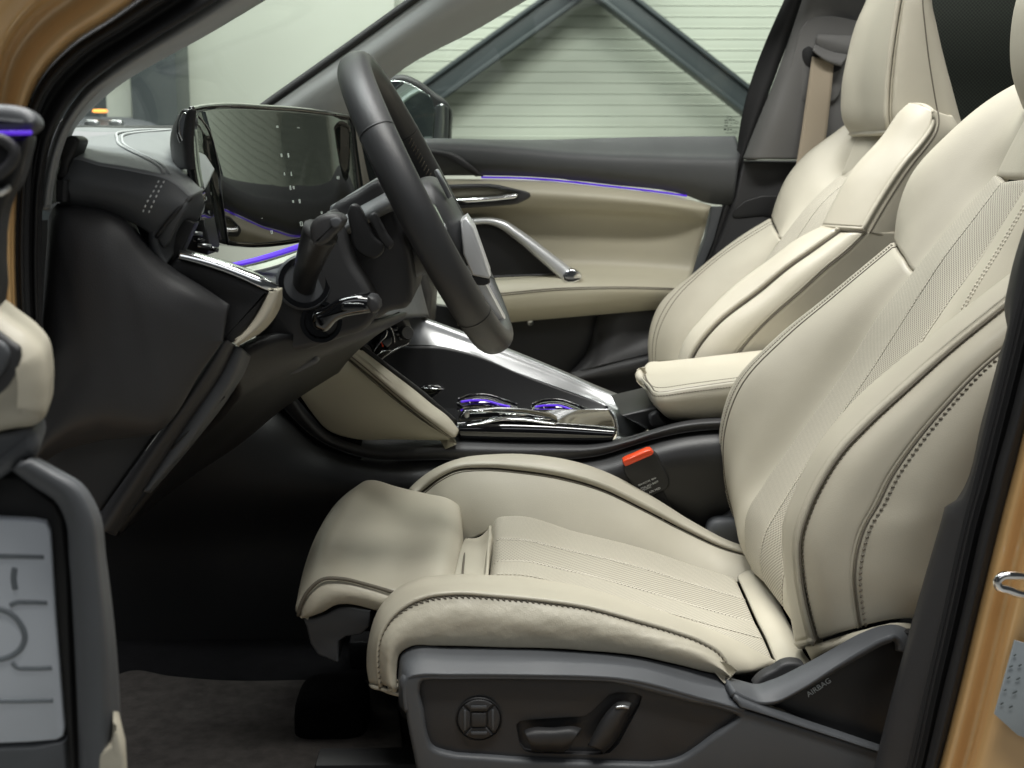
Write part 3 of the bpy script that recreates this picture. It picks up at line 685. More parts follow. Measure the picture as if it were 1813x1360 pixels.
dside = loft('dash_side', [
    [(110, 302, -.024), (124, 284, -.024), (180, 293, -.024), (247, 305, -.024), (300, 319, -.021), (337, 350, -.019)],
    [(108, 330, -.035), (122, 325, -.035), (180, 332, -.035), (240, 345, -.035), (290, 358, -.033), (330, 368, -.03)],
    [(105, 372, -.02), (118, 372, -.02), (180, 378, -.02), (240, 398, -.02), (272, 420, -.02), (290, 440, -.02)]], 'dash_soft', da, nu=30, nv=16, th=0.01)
loft('vent_wing', [[(337, 349, -.019), (358, 340, .02)], [(318, 368, -.028), (361, 358, .02)], [(276, 420, -.024), (345, 400, .02)], [(296, 466, -.02), (318, 440, .02)]], 'dash_soft', da, nu=12, nv=18, th=0.01)
slab('side_filler', [(235, 385), (300, 375), (345, 395), (322, 445), (300, 476), (255, 435)], 'black_plastic', da, Y=.0, th=0.02, bev=0.002, per=0, straight=True)
tube('wing_edge', [(338, 351, -.022), (318, 369, -.03), (277, 420, -.026)], 0.0022, 'black_plastic', da, per=14)
# stitched double seam running over the top and down the side
for dx in (0, 8):
    tube('seam', surf(top, [(300, 229), (262 + dx, 229 + dx / 4), (230 + dx, 234 + dx / 4), (208 + dx, 246), (214 + dx, 258), (236 + dx, 271), (262 + dx, 283), (284 + dx, 296), (291 + dx, 306)], 0.0008, 40), 0.0016, 'pillar_light', da)
for dx in (0, 10):
    stitches('stitching', surf(dside, [(282 + dx, 318), (273 + dx, 334), (262 + dx, 356), (251 + dx, 382)], 0.0008, 20), 'print_white', da, step=0.0056, ln=0.0028, w=0.0008)
slab('defrost_vent', [(128, 252, .10), (142, 250, .12), (158, 252, .13), (176, 259, .12), (160, 264, .09), (126, 268, .07)], 'black_plastic', da, th=0.012, bev=0.001, ext=(0, 0.3, -1))
for k in range(2): tube('vent_blade', [(132, 259 + 6 * k, .09), (150, 258 + 6 * k, .10), (166 - 4 * k, 259 + 5 * k, .105)], 0.0016, 'pillar_light', da, per=8)
loft('windscreen_ledge', [[(118, 228, .50), (310, 229, .50), (480, 215, 1.1)], [(118, 222, .56), (310, 222, .56), (470, 200, 1.15)]], 'black_plastic', da, nu=20, nv=5, th=0.012)
loft('dash_far_top', [[(330, 262, .42), (460, 240, .75), (640, 225, 1.2)], [(315, 232, .55), (440, 215, .85), (600, 205, 1.25)]], 'dash_top_lit', da, nu=20, nv=6, th=0.02)
slab('hinge_cover', [(112, 246), (128, 240), (138, 246), (134, 266), (122, 290), (116, 320), (102, 322), (106, 285)], 'black_plastic', da, Y=-.032, th=0.03, bev=0.004)
loft('trim_clip', [[(100, 320, -.035), (99, 358, -.035)], [(114, 318, -.04), (112, 358, -.04)]], 'dark_plastic', da, nu=6, nv=5, th=0.008)
# big side cap
cap = loft('side_cap', [
    [(66, 640, -.02), (72, 600, -.02), (78, 500, -.02), (84, 420, -.02), (88, 380, -.02), (100, 361, -.015), (140, 364, -.01), (198, 374, -.01), (229, 392, -.01), (256, 426, -.01), (306, 474, -.02), (360, 508, -.02), (407, 540, -.02)],
    [(66, 690, -.04), (74, 620, -.04), (86, 520, -.042), (94, 440, -.044), (100, 395, -.046), (112, 378, -.044), (145, 376, -.042), (194, 386, -.042), (220, 403, -.042), (246, 436, -.042), (292, 486, -.042), (348, 524, -.04), (402, 560, -.025)],
    [(66, 740, -.045), (80, 680, -.048), (100, 590, -.054), (116, 520, -.056), (126, 460, -.058), (140, 430, -.058), (160, 425, -.058), (190, 432, -.058), (212, 450, -.056), (240, 490, -.056), (282, 530, -.054), (336, 560, -.046), (396, 596, -.03)],
    [(66, 780, -.045), (84, 745, -.05), (112, 690, -.056), (138, 640, -.060), (160, 600, -.063), (180, 580, -.064), (200, 576, -.064), (220, 580, -.062), (240, 590, -.060), (266, 606, -.058), (300, 624, -.05), (340, 630, -.04), (388, 613, -.03)],
    [(66, 810, -.04), (84, 790, -.045), (108, 770, -.05), (135, 752, -.055), (160, 742, -.058), (180, 735, -.058), (200, 735, -.056), (220, 738, -.054), (245, 742, -.05), (268, 745, -.046), (290, 745, -.04), (310, 730, -.034), (345, 675, -.025)],
    [(66, 830, -.02), (84, 815, -.02), (108, 800, -.02), (135, 790, -.02), (160, 785, -.02), (180, 780, -.02), (200, 778, -.02), (220, 776, -.02), (245, 774, -.02), (262, 772, -.02), (276, 768, -.02), (290, 755, -.02), (310, 728, -.02)]],
    'dark_plastic', da, nu=60, nv=40, th=0.012)
slab('kick_panel', [(60, 780), (300, 745), (282, 760), (225, 838), (172, 914), (150, 960), (60, 960)], 'dark_plastic', da, Y=.0, th=0.02, bev=0.003, per=0, straight=True)
loft('knee_strut', [[(390, 607, -.01), (340, 680, -.01), (282, 765, -.01), (225, 842, -.01), (165, 925, -.01)], [(401, 603, -.022), (360, 670, -.022), (302, 755, -.022), (243, 842, -.022), (180, 940, -.022)], [(412, 608, -.012), (392, 648, -.012), (322, 752, -.012), (262, 842, -.012), (196, 945, -.012)], [(412, 610, .03), (394, 650, .03), (326, 753, .03), (266, 843, .03), (200, 948, .03)]], 'dark_plastic', da, nu=30, nv=14, th=0.008)
loft('knee_bolster', [[(413, 612, .0), (392, 652, .0), (345, 722, .0), (300, 790, .0), (250, 870, .0)], [(426, 616, -.004), (408, 665, -.004), (366, 732, -.004), (318, 800, -.004), (262, 868, -.004)], [(439, 626, .02), (426, 660, .02), (400, 700, .02), (350, 768, .02), (302, 826, .02), (266, 868, .02)], [(445, 626, .10), (430, 665, .10), (404, 705, .10), (352, 774, .10), (304, 832, .10), (266, 874, .10)]], 'grey_plastic', da, nu=30, nv=14, th=0.008)
tube('bolster_joint', [(398, 702, .008), (350, 748, -.001), (304, 795, -.002)], 0.0011, 'black_plastic', da, per=16)
# metal accent, wedge and cream trim beside the column
loft('metal_accent', [[(317, 440, -.004), (336, 444, -.004), (380, 456, -.004), (424, 470, -.004), (470, 490, -.004), (492, 503, -.002)], [(317, 447, -.018), (336, 451, -.018), (380, 463, -.018), (424, 479, -.018), (468, 498, -.016), (490, 511, -.012)], [(316, 457, -.02), (336, 462, -.02), (380, 475, -.02), (424, 491, -.02), (462, 509, -.018), (476, 516, -.014)]], 'bright_metal', da, nu=30, nv=12, th=0.006)
slab('accent_wedge', [(312, 457), (340, 464), (424, 492), (476, 516), (468, 532), (446, 570), (414, 607), (385, 612), (390, 545), (350, 515), (293, 480)], 'black_plastic', da, Y=-.012, th=0.05, bev=0.003, per=4, sharp=(0, 3, 6, 7, 8, 10))
loft('cream_trim', [[(477, 516, -.018), (468, 534, -.018), (446, 571, -.018), (413, 607, -.018)], [(490, 516, -.024), (482, 536, -.024), (458, 575, -.024), (418, 609, -.022)], [(497, 511, -.006), (495, 533, -.006), (471, 576, -.006), (424, 609, -.012)], [(499, 511, .03), (497, 533, .03), (473, 577, .03), (425, 610, .03)]], 'leather', da, nu=24, nv=14, th=0.006)
# lower cover under the column
loft('lower_cover', [[(405, 640, .02), (470, 600, .05), (560, 590, .10), (650, 570, .20), (720, 552, .35)], [(420, 680, .04), (480, 640, .06), (560, 618, .10), (650, 588, .20), (720, 560, .35)], [(400, 730, .08), (470, 690, .10), (540, 655, .14), (600, 625, .22), (680, 585, .36)], [(330, 800, .14), (430, 745, .16), (500, 700, .20), (560, 665, .28), (640, 615, .40)], [(210, 950, .20), (330, 850, .24), (420, 790, .28), (500, 725, .36), (600, 660, .46)]], 'black_plastic', da, nu=30, nv=24, th=0.012)
slab('release_handle', [(502, 650), (512, 640), (545, 628), (560, 630), (562, 642), (548, 650), (514, 664), (500, 662)], 'grey_plastic', da, Y=.105, th=0.03, bev=0.005, per=4)
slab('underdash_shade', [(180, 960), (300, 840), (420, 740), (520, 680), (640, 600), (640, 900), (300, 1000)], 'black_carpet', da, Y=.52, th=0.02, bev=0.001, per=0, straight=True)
# centre deck in front of the screen, with light line
loft('dash_deck', [[(392, 462, .10), (440, 462, .28), (560, 430, .50), (720, 400, .85)], [(410, 472, .06), (470, 472, .22), (570, 450, .42), (730, 420, .85)], [(420, 492, .04), (500, 505, .15), (590, 500, .32), (740, 480, .80)], [(470, 560, .05), (540, 560, .15), (640, 560, .32), (760, 560, .80)]], 'dash_soft', da, nu=26, nv=20, th=0.012)
loft('ambient_light', [[(408, 466, .12), (450, 456, .18), (530, 431, .30)], [(410, 471, .115), (452, 463, .175), (532, 440, .295)]], 'purple_light', da, nu=14, nv=4, th=0.003)
loft('deck_metal', [[(420, 473, .10), (465, 463, .16), (534, 442, .27)], [(440, 482, .09), (480, 474, .15), (540, 452, .26)]], 'bright_metal', da, nu=14, nv=4, th=0.003)
for k, (x, y, l_) in enumerate([(336, 412, 22), (342, 424, 20), (350, 434, 24), (372, 440, 14)]):
    tube('vent_blade', [(x, y, .10), (x + l_, y + 3, .105)], 0.0026, ['satin_metal', 'piano_black'][k % 2], da)
slab('vent_housing', [(322, 440), (345, 392), (362, 388), (372, 440), (366, 452)], 'black_plastic', da, Y=.11, th=0.05, bev=0.002, per=0, straight=True)
slab('passenger_side_panel', [(540, 330), (660, 330), (730, 400), (765, 520), (760, 600), (540, 640)], 'black_plastic', da, Y=.95, th=0.3, bev=0.02, per=0, straight=True)
# ------------------------------------------------------------------ curved display
ds = thing('curved_display', 'wide curved black glass display on the dashboard reflecting the far door', 'display', P(400, 440, .35))
SY = np.array([-.05, .03, .20, .36, .43, .50, .56, .65, .80, .95]); SX = np.array([-.289, -.3007, -.321, -.3345, -.330, -.319, -.303, -.2806, -.232, -.174])
SPOLY = np.polyfit(SY, SX, 4)
def on_screen(x, y, back=0.0):
    lo_, hi_ = -.05, .95
    for _ in range(40):
        m_ = (lo_ + hi_) / 2; q = P(x, y, m_)
        sx_ = float(np.polyval(SPOLY, m_)) - back - math.tan(math.radians(7)) * (q.z - .956)
        if q.x < sx_: hi_ = m_          # ray has passed behind the glass
        else: lo_ = m_
    return P(x, y, (lo_ + hi_) / 2)
def srow(pts, back=0.0): return [on_screen(x, y, back) for x, y in pts]
main = loft('centre_screen', [
    srow([(338, 193), (366, 188), (410, 186), (460, 189), (521, 193), (580, 200), (640, 209), (690, 218)], .006),
    srow([(350, 262), (385, 258), (425, 256), (470, 256), (527, 257), (585, 259), (645, 262), (692, 264)], .006),
    srow([(366, 340), (405, 338), (440, 336), (480, 334), (533, 332), (590, 330), (650, 328), (694, 325)], .006),
    srow([(392, 432), (425, 436), (455, 438), (490, 436), (540, 428), (595, 418), (655, 408), (696, 402)], .006)], 'screen_glass', ds, nu=60, nv=30, th=0.010, cl=0)
tube('screen_rim', gline(main, v=0.0), 0.0032, 'piano_black', ds)
clus = loft('driver_screen', [
    srow([(337, 195), (340, 196), (344, 199)]), srow([(339, 230), (352, 230), (370, 232)]), srow([(344, 285), (362, 285), (385, 288)]),
    srow([(350, 350), (370, 352), (393, 355)]), srow([(362, 425), (382, 428), (404, 434)])], 'screen_glass', ds, nu=16, nv=40, th=0.005, cl=0)
tube('screen_rim', gline(clus, u=1.0), 0.0016, 'piano_black', ds)
loft('display_back', [srow([(338, 192), (366, 187), (410, 185), (460, 188), (521, 192), (640, 208)], .004), srow([(337, 190), (365, 184.5), (410, 182.5), (460, 185.5), (521, 189.5), (640, 205)], .02)], 'piano_black', ds, nu=30, nv=4, th=0.004)
loft('display_rear', [[(338, 193, .01), (334, 240, .01), (336, 300, .01)], [(322, 200, .03), (312, 240, .03), (318, 300, .03)], [(318, 205, .12), (306, 240, .12), (312, 300, .12)], [(330, 200, .3), (320, 240, .3), (325, 300, .3)]], 'dark_plastic', ds, nu=14, nv=14, th=0.006)
slab('end_cap', [(316, 205), (322, 194), (334, 193), (337, 230), (344, 300), (352, 360), (348, 380), (335, 330), (320, 262), (312, 240)], 'piano_black', ds, Y=.022, th=0.03, bev=0.003, per=4)
slab('end_trim', [(320, 204), (324, 199), (332, 200), (333, 230), (333, 252), (327, 256), (322, 250)], 'chrome', ds, Y=.0185, th=0.006, bev=0.0015, per=4)
def icon(u, v, w, h, kind=0):
    i = int(np.interp(v, main.tv, np.arange(len(main.tv)))); j = int(np.interp(u, main.tu, np.arange(len(main.tu))))
    C = Vector(main.p[i, j]); n = Vector(main.n[i, j]); R = Vector(main.p[i, j + 1] - main.p[i, j]).normalized(); U = n.cross(R).normalized()
    C = C + n * 0.0006
    q = {0: [(-1, 0), (1, 0)], 1: [(-1, -1), (-1, 1), (1, 1), (1, -1), (-1, -1)], 2: [(-1, -1), (0, 1), (1, -1)], 3: [(-1, 1), (1, 1), (-1, -1), (1, -1)]}[kind]
    tube('screen_icon', [C + R * (a * w) + U * (b_ * h) for a, b_ in q], 0.00035, 'icon_light', ds, k=4)
for u, v, w, h, k in [(.50, .17, .0022, .001, 1), (.60, .16, .004, .001, 0), (.50, .36, .0015, .0022, 1), (.53, .36, .0012, .003, 1), (.505, .49, .0016, .002, 2), (.53, .49, .0012, .003, 2), (.515, .60, .0014, .003, 1), (.54, .60, .0016, .002, 1), (.52, .72, .0016, .0016, 1), (.545, .72, .0016, .0028, 1), (.77, .52, .005, .002, 0), (.77, .55, .004, .002, 1), (.54, .87, .003, .003, 1), (.36, .92, .0022, .0022, 1), (.33, .80, .0015, .002, 0), (.62, .90, .003, .001, 0), (.66, .82, .0016, .0016, 1)]:
    icon(u, v, w, h, k)

# ------------------------------------------------------------------ steering wheel and column
WN = Vector((math.cos(math.radians(27)), -0.03, math.sin(math.radians(27)))).normalized()
WC = P(762, 368, .245)
WX = Vector((0, 1, 0)) - WN * WN.y; WX.normalize(); WU = WN.cross(WX).normalized()
if WU.z < 0: WU = -WU
def wp(a, b_, c_=0.0): return WC + WX * a + WU * b_ + WN * c_
sw = thing('steering_wheel', 'dark leather steering wheel with silver lower spoke seen edge-on', 'steering wheel', WC)
RW = 0.183
def rim_arc(name, a0, a1, n, r1, r2, mt, closed=False, push=0.0):
    V = []; Fc = []; k = 20
    for i in range(n):
        a = a0 + (a1 - a0) * i / (n if closed else n - 1)
        rad = Vector((0, 0, 0)) + WX * math.cos(a) + WU * math.sin(a)
        Rr = RW * (1 - 0.05 * max(0, -math.sin(a))**6)
        for j in range(k):
            t = 2 * math.pi * j / k
            V.append(tuple(WC + rad * (Rr + (r1) * math.cos(t)) + WN * (r2 * math.sin(t) + push)))
    for i in range(n if closed else n - 1):
        for j in range(k):
            i2 = (i + 1) % n
            Fc.append((i*k + j, i*k + (j+1) % k, i2*k + (j+1) % k, i2*k + j))
    if not closed: Fc += [tuple(range(k)), tuple((n-1)*k + j for j in range(k))]
    me = bpy.data.meshes.new(name); me.from_pydata(V, [], Fc)
    bm = bmesh.new(); bm.from_mesh(me); bmesh.ops.recalc_face_normals(bm, faces=bm.faces); bm.to_mesh(me); bm.free()
    return link(name, me, mt, sw)
rim_arc('rim', 0, 2 * math.pi, 120, 0.0155, 0.0200, 'wheel_leather', True)
for a in (math.radians(180 - 32), math.radians(180 + 42), math.radians(32), math.radians(-42)):
    rim_arc('rim_joint', a - 0.006, a + 0.006, 3, 0.0159, 0.0204, 'black_plastic')
for a0, a1 in ((-0.35, 0.55), (math.pi - 0.55, math.pi + 0.35)):
    pts_ = [WC + (WX * math.cos(a) + WU * math.sin(a)) * (RW - 0.0155) + WN * 0.004 for a in np.linspace(a0, a1, 40)]
    stitches('stitching', pts_, 'thread_dark', sw, step=0.006, ln=0.009, w=0.0008, slant=1.6)
WB = Matrix((WX, WU, WN)).transposed()
pillow('hub', wp(0, -0.022, -0.004), (0.082, 0.058, 0.032), 'wheel_leather', sw, (0.55, 0.6), rot=WB)
pillow('hub_back', wp(0, -0.01, -0.045), (0.062, 0.055, 0.05), 'black_plastic', sw, (0.5, 0.6), rot=WB)
for s in (-1, 1):
    box('spoke', wp(s * 0.118, -0.012, -0.004), (0.095, 0.046, 0.024), 'dark_plastic', sw, bev=0.009, rot=WB)
    box('spoke_switches', wp(s * 0.112, -0.012, 0.011), (0.055, 0.034, 0.010), 'piano_black', sw, bev=0.003, rot=WB)
slab('silver_spoke', [(815, 392), (826, 384), (840, 405), (869, 488), (865, 494), (837, 488), (820, 450)], 'silver_paint', sw, Y=.165, th=0.10, bev=0.003, per=0, straight=True)
slab('spoke_foot', [(836, 488), (866, 492), (868, 500), (850, 506), (838, 500)], 'dark_plastic', sw, Y=.17, th=0.05, bev=0.003, per=3)
for s in (1,):
    R2 = WB @ Matrix.Rotation(math.radians(s * 12), 3, 'Z')
    box('lower_spoke', wp(s * 0.033, -0.118, 0.006), (0.022, 0.10, 0.022), 'silver_paint', sw, bev=0.007, rot=R2)
box('hub_trim', wp(-0.052, 0.018, 0.030), (0.010, 0.036, 0.006), 'satin_metal', sw, bev=0.002, rot=WB)
for s in (1,):
    pts_ = [wp(s * 0.085, 0.045, -0.030), wp(s * 0.10, 0.04, -0.036), wp(s * 0.125, 0.01, -0.036), wp(s * 0.125, -0.045, -0.036), wp(s * 0.10, -0.055, -0.034), wp(s * 0.085, -0.03, -0.03)]
    slab('shift_paddle', pts_, 'black_plastic', sw, th=0.008, bev=0.002, per=4, ext=tuple(-WN))

slab('shift_paddle', [(618, 366), (622, 362), (631, 362), (640, 372), (650, 395), (664, 420), (680, 436), (678, 447), (661, 459), (640, 452), (627, 440), (621, 410)], 'black_plastic', sw, Y=.095, th=0.014, bev=0.003, per=3)
slab('paddle_rim', [(655, 379), (663, 376), (672, 392), (684, 415), (695, 436), (690, 442), (680, 436), (664, 410)], 'dark_plastic', sw, Y=.10, th=0.02, bev=0.003, per=3)
sc_ = thing('steering_column', 'grey steering column shroud behind the wheel', 'steering column', P(600, 560, .2))
loft('upper_shroud', [[(584, 372, .24), (625, 343, .24), (668, 315, .24), (720, 285, .24)], [(590, 372, .16), (630, 350, .16), (676, 325, .16), (722, 300, .16)], [(602, 412, .120), (645, 388, .118), (690, 364, .118), (730, 345, .118)], [(606, 424, .14), (648, 400, .14), (694, 376, .14), (734, 356, .14)]], 'dash_top_lit', sc_, nu=16, nv=16, th=0.008)
slab('lower_shroud', [(588, 366), (630, 340), (672, 318), (700, 380), (730, 480), (720, 545), (690, 552), (664, 566), (630, 560), (600, 520), (585, 455), (580, 400)], 'dark_plastic', sc_, Y=.135, th=0.22, bev=0.008, per=5, segs=4)
slab('column_cover', [(480, 560), (492, 505), (520, 460), (550, 420), (585, 374), (600, 400), (620, 460), (655, 520), (664, 560), (650, 580), (600, 600), (530, 622), (470, 622), (450, 600)], 'dark_plastic', sc_, Y=.075, th=0.25, bev=0.008, per=5, segs=4)
lathe('stalk_socket', [(0.028, 0), (0.0285, 0.006), (0.027, 0.009), (0.022, 0.009), (0.020, 0.003), (0.001, 0.002)], P(538, 500, .078), (0.25, -1, 0.1), 'piano_black', sc_)
lathe('socket_ring', [(0.0295, 0), (0.0295, 0.005), (0.0275, 0.008), (0.0268, 0.005)], P(538, 500, .076), (0.25, -1, 0.1), 'grey_plastic', sc_)
st = thing('indicator_stalk', 'black indicator stalk with grey end button pointing up beside the wheel', 'stalk', P(538, 500, .07))
tube('arm', [(538, 508, .078), (543, 480, .045), (556, 440, .02), (568, 410, .006)], [0.0125, 0.0135, 0.0165, 0.019], 'black_plastic', st, per=20, k=14, flat=0.8)
slab('head', [(549, 398), (560, 385), (583, 378), (603, 382), (609, 390), (606, 400), (592, 416), (575, 432), (556, 436), (549, 420)], 'dark_plastic', st, Y=-.016, th=0.035, bev=0.006, per=4)
slab('end_button', [(584, 389), (599, 386), (604, 392), (602, 399), (590, 403)], 'grey_plastic', st, Y=-.0195, th=0.006, bev=0.0015, per=3)
ws = thing('wiper_stalk', 'glossy black stalk below the indicator stalk on the column', 'stalk', P(565, 565, .07))
lathe('socket', [(0.022, 0), (0.022, 0.006), (0.018, 0.006), (0.016, 0.001), (0.0005, 0.001)], P(568, 570, .076), (0.2, -1, 0.1), 'piano_black', ws)
slab('lever', [(552, 556), (570, 548), (598, 530), (625, 523), (648, 524), (664, 528), (671, 548), (650, 556), (625, 560), (598, 568), (572, 590), (554, 580)], 'piano_black', ws, Y=.035, th=0.035, bev=0.008, per=4, segs=4)
slab('lever_tip', [(650, 525), (664, 527), (672, 548), (657, 556)], 'dark_plastic', ws, Y=.0325, th=0.035, bev=0.004, per=2)
slab('lever_highlight_groove', [(604, 541), (628, 537), (646, 540), (648, 547), (625, 549), (604, 548)], 'piano_black', ws, Y=.0325, th=0.004, bev=0.001, per=3)

# ------------------------------------------------------------------ centre console
cc = thing('centre_console', 'centre console with cream knee pad, silver rail and gloss black tray', 'console', (0.1, 0.64, 0.35))
kp = loft('knee_pad', [
    [(500, 668, .50), (520, 690, .505), (548, 730, .51), (580, 765, .515), (620, 779, .52), (700, 781, .525), (800, 782, .53)],
    [(530, 652, .497), (550, 690, .495), (580, 725, .498), (610, 748, .50), (645, 758, .505), (715, 770, .515), (798, 779, .522)],
    [(580, 632, .50), (605, 652, .495), (640, 685, .497), (675, 712, .50), (705, 730, .505), (745, 752, .512), (796, 777, .52)],
    [(606, 624, .505), (640, 652, .502), (670, 678, .502), (700, 704, .505), (730, 728, .508), (760, 752, .512), (799, 776, .52)]],
    'door_cream', cc, nu=40, nv=26, roll=(0, .004, .006, .004), th=0.015)
kr = loft('knee_pad_edge', [
    [(606, 624, .505), (640, 652, .502), (670, 678, .502), (700, 704, .505), (730, 728, .508), (760, 752, .512), (795, 777, .518)],
    [(613, 621, .496), (650, 650, .494), (682, 678, .494), (712, 703, .496), (742, 728, .50), (772, 750, .504), (806, 776, .512)],
    [(623, 617, .505), (665, 650, .505), (698, 676, .505), (728, 699, .508), (758, 723, .512), (788, 744, .515), (813, 767, .52)],
    [(632, 612, .53), (672, 642, .53), (706, 668, .53), (736, 691, .533), (766, 716, .537), (794, 738, .54), (812, 762, .54)]],
    'leather', cc, nu=40, nv=20, roll=(0, .004, .003, .003), th=0.012)
for dr in (0.0,): tube('seam', gline(kp, row=3, lift=0.0012), 0.0013, 'thread_dark', cc, k=6)
tube('seam', gline(kr, v=0.16, lift=0.0002), 0.0010, 'thread_dark', cc, k=6)
tube('seam', gline(kp, row=2.82, lift=0.0002), 0.0008, 'thread_dark', cc, k=6)
tube('pad_liner', [(634, 611, .535), (674, 641, .535), (708, 667, .535), (738, 690, .538), (768, 715, .542), (806, 748, .545)], 0.0045, 'black_plastic', cc, per=30)
# rail
loft('metal_rail', [
    [(700, 546, .80), (711, 547, .80), (760, 565, .80), (813, 584, .80), (908, 620, .80), (996, 656, .80), (1060, 684, .80), (1100, 700, .80), (1127, 712, .78), (1140, 735, .74), (1149, 754, .70)],
    [(700, 550, .785), (711, 551, .785), (760, 570, .785), (813, 590, .785), (908, 628, .785), (996, 664, .785), (1055, 690, .782), (1088, 704, .775), (1110, 718, .755), (1126, 740, .72), (1136, 760, .68)],
    [(690, 556, .78), (708, 558, .78), (752, 578, .78), (806, 599, .78), (905, 636, .78), (994, 672, .78), (1050, 697, .777), (1080, 713, .768), (1100, 727, .745), (1112, 745, .71), (1118, 766, .665)],
    [(690, 605, .765), (715, 611, .765), (770, 613, .765), (820, 622, .765), (900, 654, .765), (980, 683, .765), (1040, 704, .765), (1070, 716, .757), (1086, 730, .735), (1093, 750, .69), (1094, 768, .645)]],
    'rail_metal', cc, nu=60, nv=26, th=0.006)
loft('rail_foot', [[(1148, 752, .70), (1118, 764, .665), (1094, 766, .64)], [(1146, 760, .64), (1115, 770, .61), (1091, 774, .585)], [(1138, 766, .58), (1110, 776, .555), (1083, 785, .545)]], 'bright_metal', cc, nu=14, nv=12, th=0.006)
tube('rail_groove', [(711, 549, .793), (813, 587, .793), (908, 624, .793), (996, 660, .793), (1056, 687, .791), (1090, 702, .786)], 0.0013, 'black_plastic', cc, per=30, k=6)
# storage bin behind the pad
loft('bin_wall', [[(640, 612, .762), (728, 613, .762), (778, 614, .762), (827, 624, .762), (933, 667, .762), (1078, 720, .75)], [(660, 660, .757), (740, 660, .757), (800, 664, .757), (850, 672, .757), (940, 695, .757), (1070, 728, .745)], [(660, 740, .745), (760, 740, .745), (820, 740, .745), (880, 740, .745), (960, 740, .745), (1060, 745, .735)]], 'black_plastic', cc, nu=36, nv=14, th=0.01)
slab('bin_floor', [P(640, 742, .72) , P(1070, 742, .72), P(1070, 772, .55), P(700, 772, .55)], 'black_plastic', cc, th=0.02, bev=0.001, per=0, straight=True, ext=(0, 0, -1))
slab('bin_divider', [(738, 690), (786, 688), (770, 702), (752, 712), (740, 706)], 'piano_black', cc, Y=.70, th=0.02, bev=0.002, per=3)
tube('divider_edge', [(750, 688, .697), (786, 689, .697)], 0.0012, 'bright_metal', cc)
# gloss tray, cup holders
loft('gloss_side', [[(806, 750, .545), (870, 746, .545), (960, 748, .545), (1092, 758, .545)], [(807, 757, .533), (870, 757, .533), (960, 759, .533), (1091, 766, .533)], [(812, 770, .532), (870, 772, .532), (960, 774, .532), (1086, 777, .532)], [(814, 783, .54), (870, 784, .54), (960, 785, .54), (1082, 786, .54)]], 'piano_black', cc, nu=30, nv=18, th=0.006)
loft('gloss_deck', [[(778, 722, .66), (900, 724, .66), (1000, 724, .665), (1080, 724, .67)], [(792, 736, .60), (900, 736, .60), (1000, 738, .60), (1088, 741, .60)], [(806, 750, .545), (870, 746, .545), (960, 748, .545), (1092, 758, .545)]], 'piano_black', cc, nu=26, nv=12, th=0.006)
# drive selector block
slab('selector_block', [(812, 743), (822, 732), (880, 730), (930, 733), (975, 740), (988, 746), (984, 751), (900, 748), (850, 752), (815, 752)], 'piano_black', cc, Y=.548, th=0.04, bev=0.0015, per=0, straight=True)
loft('selector_trim', [[(812, 752, .540), (845, 748, .540), (880, 738, .545), (930, 738, .545), (960, 744, .543), (985, 748, .540)], [(812, 755, .536), (846, 751, .536), (882, 744, .538), (930, 744, .538), (962, 748, .537), (985, 751, .536)]], 'bright_metal', cc, nu=24, nv=4, th=0.003)
for x0, x1, y in ((826, 872, 727), (884, 932, 733), (940, 976, 741)):
    tube('selector_edge', [(x0, y, .546), (x1, y + 2, .546)], 0.0010, 'bright_metal', cc, k=6)
slab('selector_button', [(822, 731), (828, 727), (831, 738), (825, 741)], 'satin_metal', cc, Y=.544, th=0.006, bev=0.001, per=2)
for x0, x1, y0, y1 in ((809, 916, 705, 719), (940, 1046, 714, 729)):
    xm = (x0 + x1) / 2
    cup = loft('cup_holder', [[(x0, y0 + 4, .69), (x0 + 20, y0 - 4, .715), (xm, y0 - 5, .725), (x1 - 20, y1 - 9, .715), (x1, y1 - 2, .69)],
                        [(x0 + 2, y0 + 9, .68), (x0 + 20, y0 + 3, .70), (xm, y0 + 2, .71), (x1 - 20, y1 - 3, .70), (x1, y1 + 3, .68)],
                        [(x0 + 10, y0 + 14, .672), (x0 + 25, y0 + 12, .69), (xm, y0 + 14, .70), (x1 - 20, y1 + 4, .69), (x1, y1 + 6, .672)]], 'piano_black', cc, nu=24, nv=12, th=0.005)
    tube('cup_light', [(x0 + 8, y0 + 6.5, .678), (x0 + 28, y0 + 4, .695), (xm, y0 + 5, .702), (x1 - 32, y1 - 3, .697), (x1 - 14, y1 + 1, .685)], 0.0017, 'purple_light', cc, per=20, k=8)
    tube('cup_rim', [(x0 + 2, y0 + 2, .689), (x0 + 20, y0 - 5, .714), (xm, y0 - 6, .724), (x1 - 20, y1 - 10, .714), (x1, y1 - 3, .689)], 0.0016, 'piano_black', cc, per=20)
# wireless tray controls up front
slab('control_panel', [(634, 622), (652, 596), (690, 562), (706, 556), (716, 570), (726, 600), (726, 606), (672, 640), (660, 640)], 'dark_plastic', cc, Y=.60, th=0.06, bev=0.003, per=3, sharp=(0, 6, 7))
slab('control_glass', [(650, 612), (656, 602), (684, 582), (693, 590), (694, 608), (662, 632), (652, 626)], 'piano_black', cc, Y=.596, th=0.006, bev=0.002, per=2)
for pts_ in ([(661, 624), (675, 604), (683, 596), (686, 584)], [(690, 562), (688, 574), (694, 584), (699, 608)], [(664, 632), (680, 622), (691, 620)], [(671, 640), (685, 628), (724, 608)]):
    tube('control_edge', [(a, b_, .5935) for a, b_ in pts_], 0.0010, 'bright_metal', cc, per=12, k=6)
slab('warning_mark', [(674, 604), (679, 613), (677, 615)], 'orange_button', cc, Y=.5945, th=0.002, bev=0.0002, per=0, straight=True)
